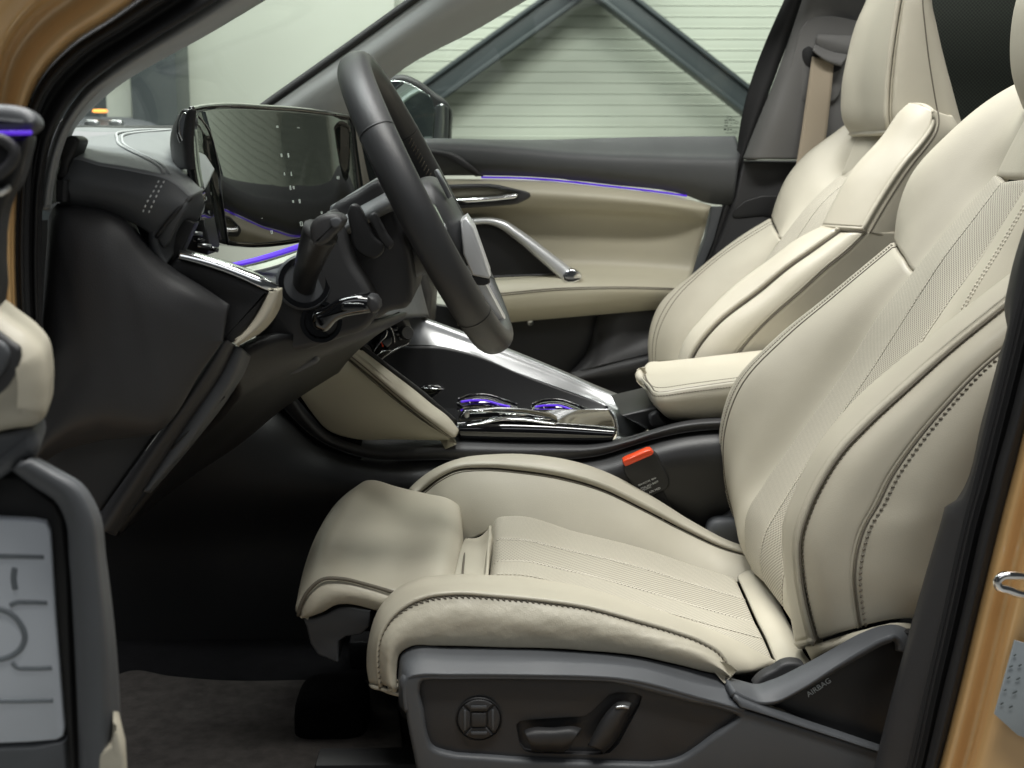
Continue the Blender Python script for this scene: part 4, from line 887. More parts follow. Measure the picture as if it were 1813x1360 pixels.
lathe('rotary_knob', [(0.0105, 0), (0.0105, 0.006), (0.009, 0.009), (0.006, 0.0085), (0.001, 0.0085)], P(718, 590, .597), (0.5, -1, 0.2), 'dark_plastic', cc, k=28)
for k in range(3): slab('control_key', [(694 + 5 * k, 580 + 9 * k), (702 + 5 * k, 577 + 9 * k), (705 + 4 * k, 585 + 8 * k), (697 + 5 * k, 588 + 8 * k)], 'piano_black', cc, Y=.5955, th=0.006, bev=0.0015, per=2)
lathe('side_knob', [(0.010, 0), (0.010, 0.004), (0.008, 0.006), (0.001, 0.005)], P(645, 622, .583), (0.6, -1, 0.3), 'dark_plastic', cc, k=24)
# side wall and upper lip facing the driver
sidew = loft('console_side', [
    [(480, 690, .535), (520, 735, .535), (560, 772, .535), (620, 800, .535), (800, 812, .535), (980, 812, .535), (1060, 804, .535), (1120, 786, .535), (1200, 766, .535), (1330, 757, .535)],
    [(462, 706, .52), (515, 745, .52), (556, 782, .52), (618, 808, .52), (800, 820, .52), (980, 820, .52), (1062, 812, .52), (1124, 793, .52), (1200, 773, .52), (1330, 764, .52)],
    [(60, 980, .515), (300, 980, .515), (560, 980, .515), (700, 980, .515), (850, 980, .515), (980, 980, .515), (1080, 980, .515), (1160, 980, .515), (1220, 980, .515), (1330, 980, .515)],
    [(20, 1210, .51), (300, 1210, .51), (560, 1210, .51), (700, 1210, .51), (850, 1210, .51), (980, 1210, .51), (1080, 1210, .51), (1160, 1210, .51), (1220, 1210, .51), (1330, 1210, .51)]], 'black_plastic', cc, nu=60, nv=30, th=0.012)
lip = loft('console_lip', [
    [(492, 672, .512), (512, 692, .515), (552, 730, .53), (588, 760, .535), (630, 772, .54), (800, 774, .545), (980, 780, .55), (1050, 782, .55), (1110, 774, .55), (1150, 762, .555), (1200, 747, .555), (1330, 740, .555)],
    [(484, 680, .500), (506, 704, .500), (542, 750, .503), (578, 781, .507), (622, 797, .512), (800, 802, .515), (980, 802, .515), (1055, 798, .515), (1114, 783, .515), (1160, 768, .515), (1200, 758, .515), (1330, 750, .515)],
    [(478, 692, .515), (518, 738, .515), (558, 774, .515), (620, 803, .518), (800, 813, .52), (980, 813, .52), (1060, 806, .52), (1120, 788, .52), (1160, 776, .52), (1200, 767, .52), (1330, 758, .52)]], 'dark_plastic', cc, nu=60, nv=16, th=0.01)
tube('lip_highlight', gline(lip, row=2, lift=0.0006), 0.0007, 'grey_plastic', cc, k=6)  # paler bead, draws the highlight along the lip
slab('armrest_base', [(1100, 735), (1180, 716), (1350, 700), (1350, 760), (1160, 770)], 'black_plastic', cc, Y=.60, th=0.16, bev=0.006, per=0, straight=True)
slab('key_slot', [(1150, 738), (1164, 730), (1174, 742), (1180, 752), (1155, 756)], 'dark_plastic', cc, Y=.585, th=0.03, bev=0.004, per=3)
box('console_core', (0.16, 0.64, 0.47), (0.95, 0.19, 0.26), 'black_plastic', cc, bev=0.02)
# armrest lid
ar = thing('armrest', 'cream leather padded armrest between the two front seats', 'armrest', P(1200, 740, .6))
ARS = [(1138, 664, .67), (1147, 681, .59), (1160, 693, .556), (1215, 686, .55), (1300, 674, .55), (1460, 658, .55)]
at = loft('top_pad', [
    [(1142, 648, .755), (1148, 642, .76), (1170, 640, .763), (1220, 635, .765), (1340, 621, .765), (1460, 609, .765)],
    [(1136, 655, .71), (1145, 655, .70), (1165, 656, .70), (1220, 650, .70), (1335, 640, .70), (1460, 630, .70)],
    [(1137, 660, .69), (1146, 670, .64), (1163, 676, .61), (1218, 668, .61), (1315, 658, .61), (1460, 646, .61)],
    ARS], 'leather', ar, nu=36, nv=24, roll=(0, 0, 0, .003), th=0.012)
asd = loft('side_pad', [ARS,
    [(1141, 684, .67), (1151, 701, .59), (1166, 713, .546), (1215, 708, .543), (1300, 700, .543), (1460, 690, .543)],
    [(1156, 712, .67), (1166, 726, .60), (1182, 737, .566), (1215, 741, .56), (1300, 743, .56), (1460, 738, .56)],
    [(1166, 720, .68), (1176, 734, .62), (1190, 744, .59), (1215, 747, .585), (1300, 748, .585), (1460, 744, .585)]], 'leather', ar, nu=36, nv=22, roll=(0, 0, .003, 0), th=0.01)
tube('seam', gline(asd, row=0, lift=-0.001), 0.0016, 'thread_dark', ar, k=6)
stitches('stitching', gline(asd, v=0.10, lift=0.0003), 'thread_dark', ar, step=0.0042, ln=0.003, w=0.0008, slant=0.5)
stitches('stitching', gline(at, v=0.93, lift=0.0003), 'thread_dark', ar, step=0.0042, ln=0.003, w=0.0007)

# ------------------------------------------------------------------ open driver's door at the left edge
dd = thing('driver_door', 'open near door at the left edge with cream armrest, grey pull and pale plate', 'car door', P(-60, 1360, -.45))
EX = (-0.26, 0.966, 0)
DY = -.45
slab('door_cap', [(-90, 178), (0, 184), (30, 187), (52, 194), (67, 210), (68, 222), (60, 232), (-90, 232)], 'grey_plastic', dd, Y=DY, th=0.05, bev=0.007, per=4, ext=EX, sharp=(0, 7))
slab('ambient_light', [(-90, 232), (54, 231), (57, 234), (54, 239), (-90, 241)], 'purple_light', dd, Y=DY - .003, th=0.006, bev=0.001, per=0, straight=True, ext=EX)
slab('door_inner', [(-90, 240), (52, 241), (44, 280), (28, 330), (14, 350), (-2, 420), (-6, 560), (-40, 620), (-90, 640)], 'black_plastic', dd, Y=DY + .004, th=0.06, bev=0.004, per=3, ext=EX, sharp=(0, 8))
tube('handle_surround', [(-30, 330, DY - .002), (0, 308, DY - .002), (22, 285, DY - .002), (26, 268, DY - .002), (14, 252, DY - .002), (-30, 248, DY - .002)], 0.004, 'dark_plastic', dd, per=24)
slab('handle_tip', [(-20, 338), (4, 332), (14, 326), (18, 336), (14, 342), (-20, 345)], 'satin_metal', dd, Y=DY - .004, th=0.012, bev=0.003, per=3, ext=EX)
slab('armrest', [(-90, 520), (-20, 544), (18, 572), (56, 602), (74, 625), (83, 665), (84, 705), (78, 745), (62, 760), (20, 768), (-90, 792)], 'leather', dd, Y=DY - .01, th=0.07, bev=0.018, per=5, segs=6, ext=EX, sharp=(0, 10))
slab('switch_bezel', [(-90, 560), (-10, 582), (20, 604), (37, 618), (38, 632), (26, 680), (-4, 704), (-90, 720)], 'dark_plastic', dd, Y=DY - .014, th=0.012, bev=0.003, per=4, ext=EX, sharp=(0, 7))
slab('switch_key', [(-90, 580), (-10, 598), (12, 612), (18, 626), (12, 650), (-6, 672), (-90, 690)], 'grey_plastic', dd, Y=DY - .018, th=0.008, bev=0.003, per=4, ext=EX, sharp=(0, 6))
slab('armrest_underside', [(-90, 770), (20, 766), (56, 760), (66, 770), (66, 808), (40, 822), (10, 845), (-90, 900)], 'grey_plastic', dd, Y=DY - .002, th=0.06, bev=0.008, per=4, ext=EX, sharp=(0, 7))
pul = loft('pocket_frame', [
    [(22, 834, DY + .0), (60, 862, DY), (100, 890, DY), (114, 918, DY), (122, 990, DY), (130, 1110, DY), (136, 1230, DY), (142, 1420, DY)],
    [(30, 826, DY - .012), (70, 850, DY - .012), (112, 880, DY - .012), (128, 912, DY - .012), (137, 990, DY - .012), (146, 1110, DY - .012), (152, 1230, DY - .012), (156, 1420, DY - .012)],
    [(46, 816, DY - .012), (84, 838, DY - .012), (130, 868, DY - .012), (150, 908, DY - .012), (160, 990, DY - .012), (170, 1110, DY - .012), (174, 1230, DY - .012), (176, 1420, DY - .012)],
    [(60, 810, DY + .012), (100, 832, DY + .012), (142, 858, DY + .012), (168, 900, DY + .012), (182, 990, DY + .012), (196, 1110, DY + .012), (204, 1230, DY + .012), (206, 1420, DY + .012)],
    [(62, 812, DY + .06), (102, 834, DY + .06), (144, 860, DY + .06), (170, 902, DY + .06), (184, 990, DY + .06), (197, 1110, DY + .06), (205, 1230, DY + .06), (207, 1420, DY + .06)]], 'grey_plastic', dd, nu=44, nv=26, th=0.008)
slab('pocket_back', [(-90, 850), (30, 840), (100, 888), (116, 920), (126, 1020), (140, 1420), (-90, 1420)], 'black_plastic', dd, Y=DY + .016, th=0.03, bev=0.004, per=0, straight=True, ext=EX)
slab('pocket_sill', [(-90, 1326), (60, 1320), (118, 1312), (124, 1420), (-90, 1420)], 'grey_plastic', dd, Y=DY + .006, th=0.02, bev=0.004, per=0, straight=True, ext=EX)
slab('cream_corner', [(160, 1360), (166, 1340), (196, 1324), (200, 1306), (200, 1280), (210, 1296), (222, 1345), (226, 1420), (156, 1420)], 'leather', dd, Y=DY - .012, th=0.03, bev=0.003, per=0, straight=True, ext=EX)
pt = thing('pale_plate', 'pale grey plate with dark lines and ring in the near door pocket', 'plate', P(40, 1315, DY))
PY = DY + .006
slab('plate', [(-90, 916), (0, 919), (60, 922), (82, 926), (90, 942), (100, 1100), (115, 1290), (112, 1304), (100, 1311), (50, 1315), (-90, 1320)], 'plate_grey', pt, Y=PY, th=0.008, bev=0.002, per=0, straight=True, ext=EX)
def mark(pts_, w=0.0017): tube('plate_mark', [(a, b_, PY - .0002) for a, b_ in pts_], w, 'plate_line', pt, per=max(8, len(pts_) * 5), k=6, flat=0.4)
mark([(-40, 984), (30, 985), (78, 986)]); mark([(26, 1006), (24, 1024), (27, 1044)], 0.002); mark([(18, 1072), (28, 1067), (50, 1066), (84, 1067)])
mark([(-20, 1080), (2, 1079), (24, 1090), (40, 1112), (44, 1128), (38, 1146), (22, 1160), (0, 1167), (-20, 1168)], 0.002)
mark([(22, 1173), (30, 1181), (50, 1183), (92, 1182)]); mark([(-40, 1241), (30, 1241), (94, 1240)])
# ------------------------------------------------------------------ driver's seat
s1 = thing('driver_seat', 'cream leather sports seat nearest the open door with extended thigh rest', 'car seat', (0.12, 0.24, 0.35), 'front seats')
# cushion: near bolster
SEAM = [(674, 1216, .012), (669, 1171, .010), (673, 1128, .008), (691, 1096, .008), (719, 1072, .008), (754, 1057, .008), (800, 1051, .008), (888, 1056, .008), (959, 1063, .008), (1029, 1073, .008), (1139, 1102, .008), (1190, 1117, .010), (1243, 1137, .012), (1275, 1158, .014), (1289, 1180, .015), (1294, 1198, .016)]
TOPE = [(655, 1214, .035), (650, 1188, .05), (652, 1138, .07), (673, 1074, .085), (703, 1044, .095), (742, 1027, .10), (785, 1021, .105), (880, 1022, .115), (960, 1029, .125), (1030, 1042, .13), (1139, 1075, .13), (1190, 1092, .13), (1250, 1114, .128), (1310, 1140, .12), (1345, 1158, .11), (1385, 1176, .095)]
MID = [(662, 1217, .018), (657, 1180, .024), (660, 1132, .028), (678, 1088, .035), (706, 1060, .042), (744, 1043, .046), (790, 1037, .048), (884, 1038, .052), (960, 1045, .056), (1030, 1056, .058), (1139, 1086, .060), (1190, 1101, .060), (1246, 1122, .06), (1296, 1150, .056), (1318, 1170, .05), (1335, 1192, .05)]
def dn(row, dy, dY): return [(x, y + dy, Y + dY) for x, y, Y in row]
TOPD = [(x + (6 if i < 3 else 0), y + 30 * min(1, max(0, i - 2) / 3), Y + .02) for i, (x, y, Y) in enumerate(TOPE)]
bt = loft('bolster_top', [SEAM, MID, TOPE, TOPD], 'leather', s1, nu=70, nv=26, roll=(.006, .006, .005, 0), th=0.010)
SB = [(708, 1229, .0), (705, 1185, .0), (711, 1158, .0), (729, 1147, .0), (770, 1146, .0), (830, 1147, .0), (888, 1149, .0), (960, 1150, .0), (1029, 1154, .0), (1090, 1159, .0), (1135, 1165, .0), (1176, 1174, .0), (1215, 1183, .002), (1247, 1191, .004), (1275, 1196, .006), (1294, 1200, .008)]
SMID = [((a[0] * .5 + b_[0] * .5), (a[1] * .5 + b_[1] * .5), -.006) for a, b_ in zip(SEAM, SB)]
bs = loft('bolster_side', [SEAM, SMID, SB], 'leather_soft', s1, nu=70, nv=26, roll=(.006, .0, .005, .004), th=0.010, wrinkle=0.0004)
tube('piping', [(x, y - 1, Y - .0012) for x, y, Y in SEAM], 0.0024, 'leather', bt.o, k=8, per=90)
tube('seam', [(x, y + 3.5, Y - .0002) for x, y, Y in SEAM], 0.0018, 'thread_dark', bt.o, k=6, per=90)
tube('hem', [(657, 1212, .034), (664, 1217, .020), (675, 1219, .013), (690, 1225, .005), (709, 1230, .001)], 0.0026, 'leather', s1, per=16)
stitches('stitching', gline(bs, v=0.07, lift=0.0006), 'thread_dark', s1, step=0.0062, ln=0.0046, w=0.0010, slant=0.8)
# thigh extension
te = loft('thigh_rest', [
    [(530, 1096, .125), (560, 1000, .26), (648, 885, .42)],
    [(524, 1075, .115), (539, 1005, .18), (563, 941, .26), (595, 892, .34), (643, 853, .415)],
    [(545, 1048, .112), (565, 975, .18), (590, 922, .26), (622, 875, .34), (665, 849, .42)],
    [(575, 1027, .112), (605, 950, .22), (640, 900, .31), (700, 859, .425)],
    [(690, 1046, .115), (705, 985, .20), (722, 925, .31), (756, 872, .43)],
    [(785, 1046, .12), (797, 985, .20), (804, 937, .31), (804, 887, .43)],
    [(797, 1055, .12), (808, 995, .20), (813, 944, .31), (813, 894, .43)],
    [(800, 1075, .12), (812, 1010, .20), (820, 965, .31), (818, 935, .43)]], 'leather', s1, nu=34, nv=46, roll=(.004, .003, 0, 0), th=0.012)
loft('thigh_rest_side', [
    [(529, 1092, .116), (534, 1072, .112), (548, 1047, .110), (572, 1028, .110), (606, 1027, .110), (645, 1036, .110), (700, 1052, .112), (760, 1062, .114)],
    [(533, 1094, .112), (548, 1082, .104), (566, 1062, .102), (588, 1052, .102), (614, 1050, .102), (650, 1056, .102), (700, 1070, .104), (760, 1080, .106)],
    [(532, 1096, .118), (552, 1094, .112), (572, 1088, .11), (596, 1075, .11), (618, 1073, .11), (655, 1082, .11), (700, 1092, .112), (760, 1100, .114)]], 'leather_soft', s1, nu=34, nv=16, roll=(0, 0, .004, .006), th=0.01, wrinkle=0.0004)
tube('piping', [(528, 1090, .1125), (533, 1070, .109), (547, 1045, .107), (571, 1026, .107), (606, 1025, .107), (645, 1034, .107), (700, 1050, .109)], 0.0022, 'thread_dark', s1, per=40, k=8)
slab('thigh_rest_bracket', [(536, 1095), (556, 1094), (580, 1086), (598, 1076), (622, 1075), (656, 1082), (654, 1110), (640, 1124), (612, 1128), (600, 1136), (599, 1172), (590, 1172), (562, 1160), (549, 1140), (542, 1110)], 'grey_plastic', s1, Y=.122, th=0.25, bev=0.003, per=0, straight=True)
loft('gap_cloth', [[(797, 1050, .12), (812, 985, .22), (826, 952, .40)], [(812, 1052, .12), (822, 985, .22), (828, 953, .40)], [(840, 1050, .12), (846, 990, .22), (850, 950, .40)], [(862, 1050, .12), (864, 985, .22), (868, 932, .40)]], 'leather', s1, nu=18, nv=16, th=0.008)
tube('piping', [(861, 1030, .125), (863, 1000, .18), (865, 965, .28), (868, 933, .395)], 0.0022, 'leather', s1, per=16)
tube('seam', [(818, 1030, .125), (822, 985, .22), (827, 953, .395)], 0.0012, 'thread_dark', s1, per=14, k=6)
# cushion centre
C0 = [(868, 938, .395), (880, 916, .395), (906, 912, .395), (1020, 940, .395), (1139, 970, .395), (1230, 1000, .39), (1304, 1023, .385)]
CA = [(868, 975, .29), (878, 957, .29), (904, 955, .29), (1010, 975, .29), (1139, 1006, .29), (1230, 1035, .29), (1321, 1061, .29)]
CB = [(867, 1010, .20), (877, 996, .20), (904, 993, .20), (1010, 1011, .20), (1139, 1045, .20), (1235, 1074, .20), (1339, 1103, .20)]
CC = [(866, 1034, .145), (876, 1020, .145), (904, 1018, .145), (1010, 1038, .145), (1135, 1072, .145), (1240, 1102, .145), (1355, 1133, .145)]
CD = [(866, 1062, .10), (876, 1048, .10), (904, 1046, .10), (1010, 1068, .10), (1135, 1102, .10), (1240, 1130, .10), (1370, 1168, .10)]
ca = loft('cushion_centre', [C0, CA], 'perforated', s1, nu=60, nv=14, roll=(0, .003, .004, .0015), th=0.02)
cb = loft('cushion_centre', [CA, CB], 'perforated_coarse', s1, nu=60, nv=14, roll=(0, .003, .0015, .0015), th=0.02)
cz = loft('cushion_centre', [CB, CC, CD], 'perforated', s1, nu=60, nv=18, roll=(0, .003, .0015, 0), th=0.02)
for g_ in (ca, cb):
    stitches('stitching', gline(g_, v=1.0, lift=0.0009), 'thread_light', s1, step=0.0048, ln=0.0034, w=0.0009)
stitches('stitching', gline(cz, row=1, lift=0.0006), 'thread_light', s1, step=0.0048, ln=0.0034, w=0.0009)
# far bolster of the cushion
FS = [(735, 880, .45), (747, 872, .455), (775, 850, .455), (807, 834, .455), (853, 830, .455), (923, 835, .455), (994, 846, .455), (1065, 867, .455), (1136, 901, .45), (1212, 940, .445), (1282, 972, .435), (1332, 986, .425)]
FT = [(730, 874, .475), (742, 862, .478), (775, 838, .48), (818, 821, .48), (871, 815, .48), (959, 818, .48), (1029, 832, .48), (1082, 852, .48), (1145, 886, .475), (1222, 933, .465), (1296, 970, .455), (1336, 982, .445)]
F0_ = [(790, 980, .41), (800, 975, .41), (815, 965, .41), (835, 955, .41), (880, 935, .405), (940, 935, .402), (1010, 950, .402), (1080, 965, .402), (1139, 985, .40), (1212, 1010, .397), (1290, 1032, .392), (1345, 1020, .392)]
F1 = [(765, 930, .425), (778, 920, .425), (795, 905, .425), (822, 893, .425), (868, 882, .425), (934, 885, .425), (1003, 898, .425), (1072, 915, .425), (1138, 942, .42), (1212, 975, .418), (1286, 1000, .41), (1338, 1000, .41)]
F3 = [(x + 4, y + 10, Y + .03) for x, y, Y in FT]; F4 = [(x + 6, y + 60, Y + .035) for x, y, Y in FT]
fb = loft('bolster_inner', [F0_, F1, FS], 'leather', s1, nu=60, nv=22, roll=(0, 0, 0, .002), th=0.01)
fo = loft('bolster_crown', [FS, FT, F3, F4], 'leather', s1, nu=60, nv=20, roll=(0, 0, .002, 0), th=0.008)
tube('seam', gline(fb, v=1.0, lift=0.0), 0.0013, 'thread_dark', s1, k=6)
for v_ in (0.05, 0.10): stitches('stitching', gline(fo, v=v_, lift=0.0003), 'thread_dark', s1, step=0.0045, ln=0.0036, w=0.0007)
tube('seam', gline(fb, v=0.965, lift=0.0), 0.0008, 'thread_dark', s1, k=6)
# roll where cushion meets backrest
loft('joint_roll', [
    [(1303, 1021, .39), (1321, 1059, .29), (1339, 1100, .20), (1355, 1132, .145), (1370, 1168, .10), (1385, 1190, .07)],
    [(1322, 1010, .395), (1345, 1052, .29), (1365, 1092, .20), (1383, 1124, .145), (1400, 1158, .10), (1416, 1180, .07)],
    [(1345, 1006, .40), (1370, 1052, .30), (1394, 1100, .20), (1410, 1132, .145), (1425, 1160, .10), (1440, 1178, .07)],
    [(1350, 1040, .40), (1374, 1084, .30), (1400, 1130, .20), (1416, 1160, .145), (1430, 1186, .10), (1446, 1204, .07)]], 'leather', s1, nu=30, nv=18, roll=(0, 0, .004, 0), th=0.008)
# backrest: insert columns from bottom to top
I0 = [(1330, 1010, .375), (1318, 960, .385), (1322, 905, .39), (1349, 860, .39), (1420, 758, .39), (1491, 659, .39), (1558, 551, .388), (1617, 479, .385), (1690, 390, .375), (1764, 306, .365)]
I1 = [(1352, 1030, .29), (1346, 985, .29), (1356, 940, .29), (1376, 905, .29), (1477, 751, .29), (1544, 652, .29), (1632, 514, .29), (1664, 465, .29), (1725, 385, .29), (1775, 319, .29)]
I2 = [(1386, 1075, .20), (1385, 1030, .20), (1398, 985, .20), (1425, 920, .20), (1525, 766, .20), (1614, 631, .20), (1674, 542, .20), (1738, 455, .20), (1785, 380, .20), (1830, 312, .20)]
I3 = [(1408, 1110, .14), (1410, 1060, .14), (1430, 990, .14), (1470, 910, .14), (1570, 760, .14), (1681, 588, .14), (1734, 496, .14), (1765, 447, .14), (1812, 367, .14), (1850, 305, .14)]
I4 = [(1425, 1140, .09), (1430, 1090, .09), (1455, 1010, .09), (1500, 930, .09), (1610, 770, .09), (1720, 600, .09), (1790, 500, .09), (1830, 440, .09), (1880, 350, .09), (1920, 300, .09)]
ia = loft('backrest_insert', [I0, I1], 'perforated', s1, nu=60, nv=14, roll=(0, .004, .003, .0015), th=0.02)
ib = loft('backrest_insert', [I1, I2], 'perforated_coarse', s1, nu=60, nv=14, roll=(0, .004, .0015, .0015), th=0.02)
ic = loft('backrest_side_strip', [I2, I3, I4], 'leather', s1, nu=60, nv=18, roll=(0, .004, .002, 0), th=0.02)
stitches('stitching', gline(ia, v=1.0, lift=0.001), 'thread_light', s1, step=0.0048, ln=0.0034, w=0.0009)
stitches('stitching', gline(ib, v=0.99, lift=0.0008), 'thread_light', s1, step=0.0048, ln=0.0034, w=0.0009)
for r_ in (0.97, 1.08): stitches('stitching', gline(ic, row=r_, lift=0.0005), 'thread_light', s1, step=0.0048, ln=0.0034, w=0.0009)
# inner (far) bolster of the backrest
N0 = [(1328, 1000, .39), (1310, 950, .395), (1318, 905, .398), (1347, 862, .40), (1420, 760, .40), (1491, 661, .40), (1558, 552, .397), (1616, 480, .393)]
N1 = [(1332, 996, .42), (1305, 940, .43), (1300, 870, .43), (1318, 810, .435), (1372, 718, .435), (1440, 628, .435), (1515, 538, .43), (1600, 457, .42)]
N2 = [(1336, 992, .455), (1305, 925, .47), (1287, 850, .475), (1287, 775, .478), (1318, 688, .478), (1395, 602, .478), (1480, 528, .475), (1587, 438, .465)]
N3 = [(1338, 990, .48), (1303, 925, .50), (1281, 855, .505), (1273, 770, .508), (1296, 684, .51), (1371, 600, .51), (1456, 531, .507), (1583, 426, .50)]
N4 = [(1344, 992, .51), (1312, 925, .53), (1292, 855, .535), (1284, 772, .54), (1306, 690, .54), (1380, 606, .54), (1464, 538, .537), (1590, 432, .53)]
N5 = [(1400, 992, .53), (1370, 925, .54), (1350, 855, .545), (1345, 772, .55), (1366, 690, .55), (1440, 606, .55), (1524, 538, .547), (1650, 432, .54)]
NM = [(x + 16, y + 6, Y - .02) for x, y, Y in N0]
nb = loft('backrest_bolster', [NM, N0, N1, N2, N3, N4, N5], 'leather', s1, nu=50, nv=40, roll=(0, .003, 0, 0), th=0.008)
tube('seam', gline(nb, row=3.25, lift=0.0), 0.0012, 'thread_dark', s1, k=6)
stitches('stitching', gline(nb, row=3.5, lift=0.0004), 'thread_dark', s1, step=0.0045, ln=0.0033, w=0.0007)
stitches('stitching', gline(nb, row=3.68, lift=0.0004), 'thread_light', s1, step=0.0045, ln=0.0033, w=0.0007)
U0 = [(1617, 478, .393), (1655, 432, .39), (1692, 388, .385), (1764, 306, .37), (1791, 247, .36), (1830, 180, .35)]
U1 = [(1602, 452, .425), (1640, 385, .425), (1690, 320, .42), (1748, 250, .41), (1790, 205, .40), (1840, 160, .39)]
U2 = [(1588, 432, .47), (1603, 372, .475), (1630, 310, .475), (1690, 240, .465), (1760, 182, .45), (1840, 140, .43)]
U3 = [(1584, 425, .50), (1590, 371, .505), (1611, 314, .505), (1678, 237, .495), (1773, 162, .48), (1850, 125, .46)]
U4 = [(1592, 428, .53), (1598, 375, .535), (1619, 318, .535), (1685, 242, .525), (1780, 168, .51), (1850, 130, .49)]
U5 = [(1652, 428, .54), (1658, 375, .545), (1680, 318, .545), (1745, 242, .535), (1840, 168, .52), (1900, 130, .50)]
for a_, b_ in zip((U0, U1, U2, U3, U4, U5), (N0, N1, N2, N3, N4, N5)): a_[0] = b_[-1]
UM = [(x + 14, y + 6, Y - .02) for x, y, Y in U0]
loft('shoulder_panel', [UM, U0, U1, U2, U3, U4, U5], 'leather', s1, nu=40, nv=36, roll=(.003, 0, 0, 0), th=0.008)
loft('upper_panel', [[(1758, 314, .37), (1826, 318, .205), (1900, 315, .09)], [(1792, 248, .36), (1850, 245, .20), (1920, 240, .09)], [(1828, 182, .35), (1880, 180, .20), (1940, 175, .10)]], 'leather', s1, nu=16, nv=14, roll=(.003, 0, .004, 0), th=0.01)
hr = loft('headrest', [[(1870, -80, .39), (1846, -20, .39), (1835, 60, .39), (1838, 140, .385), (1860, 190, .38)], [(1845, -80, .37), (1806, -10, .375), (1793, 60, .375), (1795, 130, .37), (1815, 190, .36)], [(1880, -80, .29), (1840, -10, .29), (1828, 70, .29), (1832, 150, .29), (1850, 205, .29)], [(1930, -80, .15), (1900, -10, .13), (1885, 70, .13), (1890, 150, .13), (1905, 215, .14)], [(2050, -80, .12), (2020, -10, .11), (2005, 70, .11), (2010, 150, .11), (2020, 215, .12)]], 'leather', s1, nu=26, nv=26, th=0.01)
# near bolster of the backrest
Q0 = [(1445, 1150, .12), (1430, 1060, .13), (1428, 990, .13), (1440, 920, .13), (1480, 850, .13), (1560, 745, .13), (1640, 670, .13), (1730, 600, .13), (1840, 520, .13)]
Q1 = [(1424, 1146, .075), (1408, 1060, .075), (1399, 986, .075), (1400, 925, .075), (1415, 885, .075), (1448, 814, .075), (1526, 715, .075), (1600, 650, .072), (1681, 585, .07), (1785, 504, .07), (1850, 455, .07)]
Q2 = [(1449, 1137, .035), (1432, 1074, .033), (1422, 1014, .033), (1421, 955, .033), (1436, 905, .033), (1455, 864, .033), (1491, 807, .033), (1544, 751, .033), (1614, 687, .033), (1681, 627, .033), (1777, 549, .033), (1850, 490, .033)]
Q3 = [(1520, 1116, .008), (1513, 1071, .006), (1508, 1021, .004), (1512, 979, .004), (1530, 925, .004), (1545, 900, .004), (1572, 846, .004), (1611, 789, .004), (1667, 722, .004), (1724, 662, .004), (1775, 618, .004), (1850, 560, .004)]
Q4 = [(1584, 1102, .0), (1580, 1071, -.004), (1580, 1021, -.008), (1590, 979, -.01), (1606, 925, -.012), (1625, 900, -.012), (1652, 846, -.012), (1690, 789, -.012), (1740, 722, -.012), (1790, 662, -.012), (1840, 618, -.012), (1900, 560, -.012)]
Q5 = [(1680, 1110, .02), (1690, 1060, .0), (1690, 1021, .0), (1700, 979, .0), (1715, 925, .0), (1735, 900, .0), (1760, 846, .0), (1800, 789, .0), (1850, 722, .0), (1900, 662, .0), (1950, 618, .0), (1990, 560, .0)]
q1 = loft('bolster_band', [Q0, Q1, Q2], 'leather', s1, nu=60, nv=24, roll=(.006, 0, 0, .0025), th=0.008)
q2 = loft('bolster_flank', [Q2, [((a[0] + b_[0]) / 2 - 3, (a[1] + b_[1]) / 2, (a[2] + b_[2]) / 2 - .007) for a, b_ in zip(Q2, Q3)], Q3], 'leather', s1, nu=60, nv=20, roll=(.006, 0, .0025, .004), th=0.008)
q3 = loft('bolster_rear', [Q3, Q4, Q5], 'leather', s1, nu=60, nv=20, roll=(.008, 0, .004, 0), th=0.008)
tube('seam', gline(q1, v=1.0, lift=0.0003), 0.0012, 'thread_dark', s1, k=6)
stitches('stitching', gline(q2, v=0.035, lift=0.0003), 'thread_dark', s1, step=0.0060, ln=0.0040, w=0.0009)
tube('piping', gline(q3, v=0.0, lift=0.0015), 0.0024, 'leather', s1, k=8)
tube('seam', gline(q3, v=0.03, lift=0.0006), 0.0012, 'thread_dark', s1, k=6)
stitches('stitching', gline(q3, v=0.075, lift=0.0006), 'thread_dark', s1, step=0.0066, ln=0.0040, w=0.0013, slant=1.2)
loft('bolster_hem', [[(1424, 1144, .07), (1452, 1138, .035), (1522, 1117, .006), (1584, 1103, .0), (1640, 1110, .01)], [(1430, 1156, .07), (1456, 1148, .03), (1522, 1126, .002), (1584, 1112, -.003), (1640, 1120, .01)], [(1440, 1175, .07), (1470, 1165, .05), (1530, 1150, .03), (1584, 1135, .02), (1640, 1135, .02)]], 'leather', s1, nu=26, nv=12, th=0.006)
